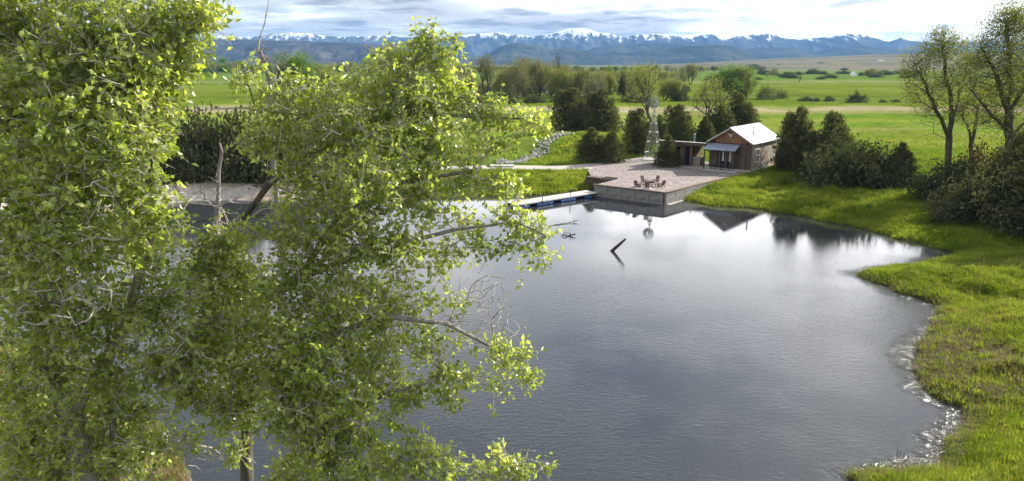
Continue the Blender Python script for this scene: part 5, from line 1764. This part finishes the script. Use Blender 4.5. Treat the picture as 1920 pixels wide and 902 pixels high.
CEN = [(560, 620, 240, 13.4, .16, 1.8), (430, 640, 130, 13.5, .3, 1.4), (440, 520, 90, 13.6, .3, 1.2), (310, 440, 42, 13.4, .9, .8), (455, 430, 30, 13.4, .8, .7), (380, 470, 45, 13.4, .8, .8), (420, 470, 40, 13.4, .8, .8), (270, 820, 60, 12.9, .7, .8), (210, 740, 60, 12.9, .7, .8), (370, 510, 40, 13.5, .7, .8), (400, 425, 26, 14.2, .4, .5), (430, 500, 40, 13.4, .8, .8), (400, 570, 45, 13.6, .9, .8), (380, 640, 45, 13.3, .8, .8), (420, 740, 42, 13, .7, .8), (370, 720, 40, 13.2, .6, .8), (440, 850, 36, 13, .5, .7), (480, 700, 50, 13, .9, .9), (590, 760, 60, 12.5, .8, 1.), (468, 150, 32, 14, .9, .8), (490, 205, 38, 14, .9, .9), (470, 270, 26, 14, .8, .7), (545, 175, 52, 14.5, .9, 1.2), (530, 260, 55, 14, .9, 1.2), (610, 170, 48, 15, .9, 1.2), (620, 240, 75, 14.5, 1, 1.4), (680, 150, 45, 15, .9, 1.0), (735, 105, 36, 15, 1, .8), (725, 160, 60, 14.5, 1, 1.2),
       (795, 75, 30, 15, 1.1, .6), (800, 110, 42, 15, 1, .8), (850, 78, 20, 15, 1.1, .5), (850, 120, 32, 15, .9, .7), (780, 190, 75, 14.5, 1, 1.3), (850, 180, 45, 15, 1, 1.0), (900, 215, 42, 15, .9, 1.), (950, 205, 30, 15, .9, .7), (995, 220, 30, 15, .9, .7), (1020, 245, 18, 15, .9, .5),
       (720, 260, 80, 14, 1, 1.4), (820, 270, 65, 14.5, 1, 1.2), (900, 270, 38, 15, .9, .8), (960, 270, 26, 15, .7, .6), (590, 340, 72, 14, 1, 1.3), (690, 360, 80, 13.5, 1, 1.4), (790, 360, 65, 14, 1, 1.2), (870, 335, 38, 14.5, .9, .8), (940, 345, 32, 14.5, .9, .7), (985, 358, 18, 14.5, .9, .5),
       (870, 400, 30, 14.5, .5, .6), (960, 405, 38, 14, 1, .7), (1005, 430, 26, 14, 1.1, .5), (900, 450, 40, 14, .8, .8), (960, 460, 32, 14, .9, .6), (1015, 480, 20, 14, 1, .4), (1030, 508, 10, 14, 1, .3), (985, 515, 18, 14, .7, .4),
       (540, 430, 62, 13.5, .9, 1.2), (640, 450, 80, 13.5, 1, 1.4), (750, 460, 75, 13.5, 1, 1.3), (830, 480, 48, 14, .8, .9), (455, 520, 45, 13.5, .8, .9), (550, 530, 70, 13, 1, 1.3), (660, 560, 80, 13, 1, 1.3), (760, 560, 60, 13.5, .7, 1.0), (850, 560, 38, 14, .4, .8),
       (410, 590, 45, 13, .8, .9), (480, 610, 70, 13, 1, 1.2), (590, 650, 80, 12.5, 1.1, 1.3), (700, 650, 70, 13, 1, 1.2), (790, 640, 48, 13.5, .7, .9), (870, 650, 35, 13.5, .6, .7), (940, 655, 32, 13.5, .9, .6), (985, 665, 20, 13.5, 1.1, .4), (990, 705, 24, 13.5, 1.2, .4), (945, 720, 26, 13.5, 1, .5),
       (885, 705, 32, 13.5, .9, .6), (920, 760, 17, 13.5, 1, .4), (830, 710, 40, 13, 1, .7), (850, 755, 22, 13, 1, .4), (760, 735, 46, 13, 1, .9), (660, 750, 72, 12.5, 1.1, 1.2), (560, 770, 75, 12.5, 1.1, 1.2), (610, 860, 70, 12.2, 1.1, 1.1), (520, 700, 60, 12.5, 1, 1.1), (430, 680, 48, 13, .7, .9), (470, 770, 36, 13, .45, .7), (540, 900, 50, 12.2, 1, .9),
       (690, 820, 34, 12.5, .7, .6), (680, 890, 40, 12.5, .9, .5), (720, 850, 34, 12.5, .8, .5), (660, 830, 50, 12.4, .9, .8), (740, 800, 34, 12.7, .6, .5), (790, 850, 46, 12.5, .9, .6), (740, 880, 40, 12.5, .9, .6), (850, 870, 38, 12.5, .8, .5), (930, 845, 22, 12.5, 1.2, .3), (965, 880, 32, 12.5, 1.1, .4), (1018, 872, 18, 12.5, 1.3, .3), (910, 890, 34, 12.5, 1., .4)]
custom_tree('leafy_cottonwood', [
    ([pt(250, 1250, 12.6), pt(190, 960, 12.6), pt(125, 780, 12.5), (pt(95, 650, 12.3)), pt(115, 450, 12), pt(105, 220, 12), pt(90, -60, 12)], None),
    ([pt(115, 450, 12), pt(170, 330, 11.8), pt(250, 200, 11.8), pt(310, 100, 12), pt(385, 30, 12)], 0),
    ([pt(95, 650, 12.3), pt(40, 560, 12), pt(-60, 430, 11.8)], 0),
    ([pt(125, 780, 12.5), pt(200, 660, 12.3), pt(270, 540, 12), pt(290, 430, 11.8)], 0),
    ([pt(190, 960, 12.6), pt(215, 800, 12.8), pt(190, 700, 12.8), pt(215, 590, 12.5)], 0),
    ([pt(190, 960, 12.6), pt(60, 850, 12.6), pt(40, 740, 12.5), pt(-10, 640, 12.2)], 0)],
    LB(LEFT), 3900, 3, .122, 201, 'leafy cottonwood crown filling the left edge from top to bottom', rmax=.24, rt=.0075, sub=3, sublen=.30, bark='bark_pale', tbark='bark_mid', leafmat_='leaf_near', step=.28, alpha=.22, jit=.09, parts_leaf=300,
    twig_only=LB([(100, 500, 140, 11, 1, 1.2), (200, 330, 100, 10.8, 1, 1), (330, 690, 60, 13, 1, .8), (380, 850, 50, 13, 1, .6)]))
custom_tree('spreading_cottonwood', [
    ([pt(480, 1250, 13), pt(470, 950, 13.4), pt(455, 750, 13.7), pt(425, 560, 14), pt(440, 440, 14), pt(508, 345, 14.2), pt(492, 250, 14.2), pt(476, 140, 14.2)], None),
    ([pt(508, 345, 14.2), pt(600, 300, 14.4), pt(690, 220, 14.6), pt(760, 140, 14.8), pt(800, 70, 15)], 0),
    ([pt(690, 220, 14.6), pt(800, 215, 14.7), pt(900, 220, 15), pt(1000, 225, 15)], 0),
    ([pt(440, 440, 14), pt(400, 385, 14), pt(370, 380, 13.9), pt(318, 335, 13.7)], 0),
    ([pt(425, 560, 14), pt(560, 520, 13.7), pt(700, 470, 13.7), pt(850, 430, 14), pt(960, 410, 14), pt(1015, 450, 14)], 0),
    ([pt(560, 520, 13.7), pt(640, 400, 13.8), pt(760, 340, 14.2), pt(900, 310, 14.6)], 0),
    ([pt(455, 750, 13.7), pt(560, 680, 13), pt(720, 590, 13), pt(830, 600, 13.3), pt(940, 660, 13.5)], 0),
    ([pt(470, 950, 13.4), pt(590, 820, 12.5), pt(720, 740, 12.8), pt(840, 700, 13)], 0),
    ([pt(480, 1000, 13.2), pt(640, 960, 12.5), pt(780, 900, 12.5), pt(930, 880, 12.5)], 0)],
    LB(CEN), 4300, 3, .122, 202, 'wide spreading cottonwood with a forked dark trunk overhanging the pond left of centre', rmax=.14, rt=.0075, sub=3, sublen=.30, bark='bark_pale', tbark='bark', lbark='bark_mid', leafmat_='leaf_near', step=.28, alpha=.22, jit=.09, parts_leaf=300,
    twig_only=LB([(600, 300, 160, 13.5, .35, 1), (650, 600, 200, 12.8, .3, 1), (900, 560, 70, 14, 1.2, .6), (940, 610, 55, 13.8, 1.2, .5), (850, 620, 60, 13.6, 1, .6), (860, 460, 60, 14, .7, .6), (380, 350, 40, 13.9, 1, .5), (430, 400, 40, 14, 1.3, .5), (780, 850, 70, 12.6, 1, .5), (980, 860, 40, 12.5, .8, .3)]))

# ------------------------------------------------------------------ grass
def tufts(name, X, Y, per, h, w, g, mat, label, lean=.35, one=False):
    """bent two-triangle blades in tufts standing on the ground"""
    n = len(X)
    Z = terrain(X, Y)
    P0 = np.repeat(np.stack([X, Y, Z - .03], -1), per, 0)
    P0[:, :2] += g.normal(0, h * .28, (len(P0), 2))
    hh = np.repeat(h * g.uniform(.55, 1.3, n), per) * g.uniform(.6, 1.15, n * per)
    a = g.uniform(0, 6.283, n * per)
    d = np.stack([np.cos(a), np.sin(a), np.zeros_like(a)], -1)
    s_ = np.stack([-np.sin(a), np.cos(a), np.zeros_like(a)], -1) * (w * g.uniform(.6, 1.3, n * per))[:, None] * .5
    ln = (lean * hh * g.uniform(.3, 1.6, n * per))[:, None]
    mid = P0 + d * ln * .35 + np.array([0, 0, 1]) * (hh * .55)[:, None]
    tip = P0 + d * ln * 1.2 + np.array([0, 0, 1]) * hh[:, None]
    if one:
        V = np.stack([P0 - s_, P0 + s_, tip], 1).reshape(-1, 3)
        return obj(name, npmesh(name, V, np.arange(len(V)).reshape(-1, 3), mat), kind='stuff', label=label, cat='grass')
    V = np.stack([P0 - s_, P0 + s_, mid + s_ * .8, mid - s_ * .8, tip], 1).reshape(-1, 3)
    o = (np.arange(n * per) * 5)[:, None]
    F = np.concatenate([o + np.array([0, 1, 2]), o + np.array([0, 2, 3]), o + np.array([3, 2, 4])], 1).reshape(-1, 3)
    return obj(name, npmesh(name, V, F, mat), kind='stuff', label=label, cat='grass')


def scatter(px_poly, n, g, z=.6):
    """even scatter in plan over the area outlined in the photo"""
    P_ = np.array([at(x, y, z)[:2] for x, y in px_poly])
    lo, hi = P_.min(0), P_.max(0)
    out = np.zeros((0, 2))
    while len(out) < n:
        q = g.uniform(lo, hi, (n * 2, 2))
        q = q[sdist(q[:, 0], q[:, 1], P_) < 0]
        q = q[sdist(q[:, 0], q[:, 1], pond) > -.12]
        q = q[sdist(q[:, 0], q[:, 1], deck_xy) > .35]
        q = q[pdist(q[:, 0], q[:, 1], path_c[:6]) > 2.3]
        if len(q) == 0:
            break
        out = np.concatenate([out, q])
    return out[:n]


gg = np.random.default_rng(77)
q = scatter([(-60, 620), (330, 790), (350, 910), (-60, 910)], 5000, gg, .5)
tufts('understorey_grass', q[:, 0], q[:, 1], 6, .28, .028, gg, M['grass_dry'], 'rough dry grass beneath the left cottonwood')
q = scatter([(1590, 500), (1700, 480), (1960, 440), (1990, 930), (1580, 930)], 42000, gg)
bn = np.exp(-(((q[:, 0] - at(1762, 640, .5)[0]) / 2.2) ** 2 + ((q[:, 1] - at(1762, 640, .5)[1]) / 6.0) ** 2))
isb = (bn * fbm(q[:, 0], q[:, 1], 1.2, 3, 8) + gg.normal(0, .07, len(q)) > .18) | (gg.uniform(0, 1, len(q)) < .05) | ((sdist(q[:, 0], q[:, 1], pond) < .5) & (gg.uniform(0, 1, len(q)) < .6))
tufts('bank_grass', q[~isb, 0], q[~isb, 1], 11, .19, .026, gg, M['grass'], 'long bright green tufted grass covering the near right bank', .45, True)
tufts('matted_grass', q[isb, 0], q[isb, 1], 7, .14, .03, gg, M['grass_dry'], 'flattened brown dead grass at the water edge of the right bank', .9)
q = scatter([(1280, 392), (1290, 345), (1420, 312), (1600, 345), (1720, 352), (1960, 400), (1960, 480), (1780, 505), (1600, 440)], 30000, gg)
tufts('shore_grass', q[:, 0], q[:, 1], 9, .26, .045, gg, M['grass'], 'thick green grass on the bank between the cabin and the pond', .45, True)
q = scatter([(900, 375), (900, 325), (1130, 322), (1125, 362)], 4500, gg)
tufts('dock_grass', q[:, 0], q[:, 1], 6, .3, .06, gg, M['grass'], 'tall green grass between the path and the floating dock')
q = scatter([(900, 305), (980, 300), (1050, 245), (1240, 245), (1330, 300), (1240, 303), (1190, 295), (1120, 308)], 9000, gg, 1.4)
q = q[pdist(q[:, 0], q[:, 1], rip_line) > 1.7]
tufts('mound_grass', q[:, 0], q[:, 1], 5, .36, .07, gg, M['grass'], 'bright green grass covering the mound and the ground behind the terrace')
q = scatter([(240, 345), (240, 300), (900, 300), (900, 372), (240, 384)], 5000, gg)
q = q[pdist(q[:, 0], q[:, 1], path_c) > 3.4]
tufts('left_grass', q[:, 0], q[:, 1], 5, .3, .06, gg, M['grass_dry'], 'thin yellowish grass along the left shore behind the near trees')
q = scatter([(1250, 300), (1250, 205), (1960, 205), (1960, 400), (1700, 350), (1500, 320), (1440, 310)], 60000, gg, 1.1)
q = q[gg.uniform(0, 1, len(q)) < np.clip(1.0 - (q[:, 1] - 78) / 75, 0, 1) ** 2 * .8]
tufts('meadow_grass', q[:, 0], q[:, 1], 4, .20, .08, gg, M['grass_meadow'], 'short lush grass of the meadow just behind the cabin and shrubs')

q = scatter([(1640, 520), (1960, 480), (1990, 930), (1600, 930)], 900, gg)
tufts('dry_stems', q[:, 0], q[:, 1], 4, .5, .016, gg, M['grass_dry'], 'scattered pale dead stems standing in the grass of the right bank', .25)
q = scatter([(1600, 500), (1700, 480), (1960, 440), (1990, 930), (1580, 930)], 1500, gg)
tufts('rank_grass', q[:, 0], q[:, 1], 12, .3, .03, gg, M['grass'], 'taller ranker grass clumps dotted over the right bank', .5)
q = scatter([(1290, 350), (1420, 315), (1600, 345), (1720, 352), (1960, 400), (1960, 480), (1780, 505), (1600, 440)], 1500, gg)
tufts('rank_grass', q[:, 0], q[:, 1], 12, .38, .045, gg, M['grass'], 'taller ranker grass clumps dotted over the far bank', .5)

q = scatter([(1640, 560), (1760, 560), (1860, 700), (1860, 900), (1600, 930)], 2600, gg, .1)
q = q[sdist(q[:, 0], q[:, 1], pond) < .55]
tufts('shore_litter', q[:, 0], q[:, 1], 5, .10, .022, gg, M['grass_dry'], 'matted straw and litter lying along the waterline of the right bank', 2.2)

# ------------------------------------------------------------------ air
hb = MB().b2(-19000, 19000, -300, 11500, -240, 420)
hm = bpy.data.materials.new('pale_air')
hm.use_nodes = True
t = NT(hm.node_tree)
vol = t.n('ShaderNodeVolumePrincipled', i={'Color': (0.24, 0.52, 1.0), 'Density': 6.0e-5, 'Anisotropy': 0.0})
mo = t.n('ShaderNodeOutputMaterial')
t.t.links.new(vol.outputs[0], mo.inputs['Volume'])
hb.build('haze', hm, kind='stuff')
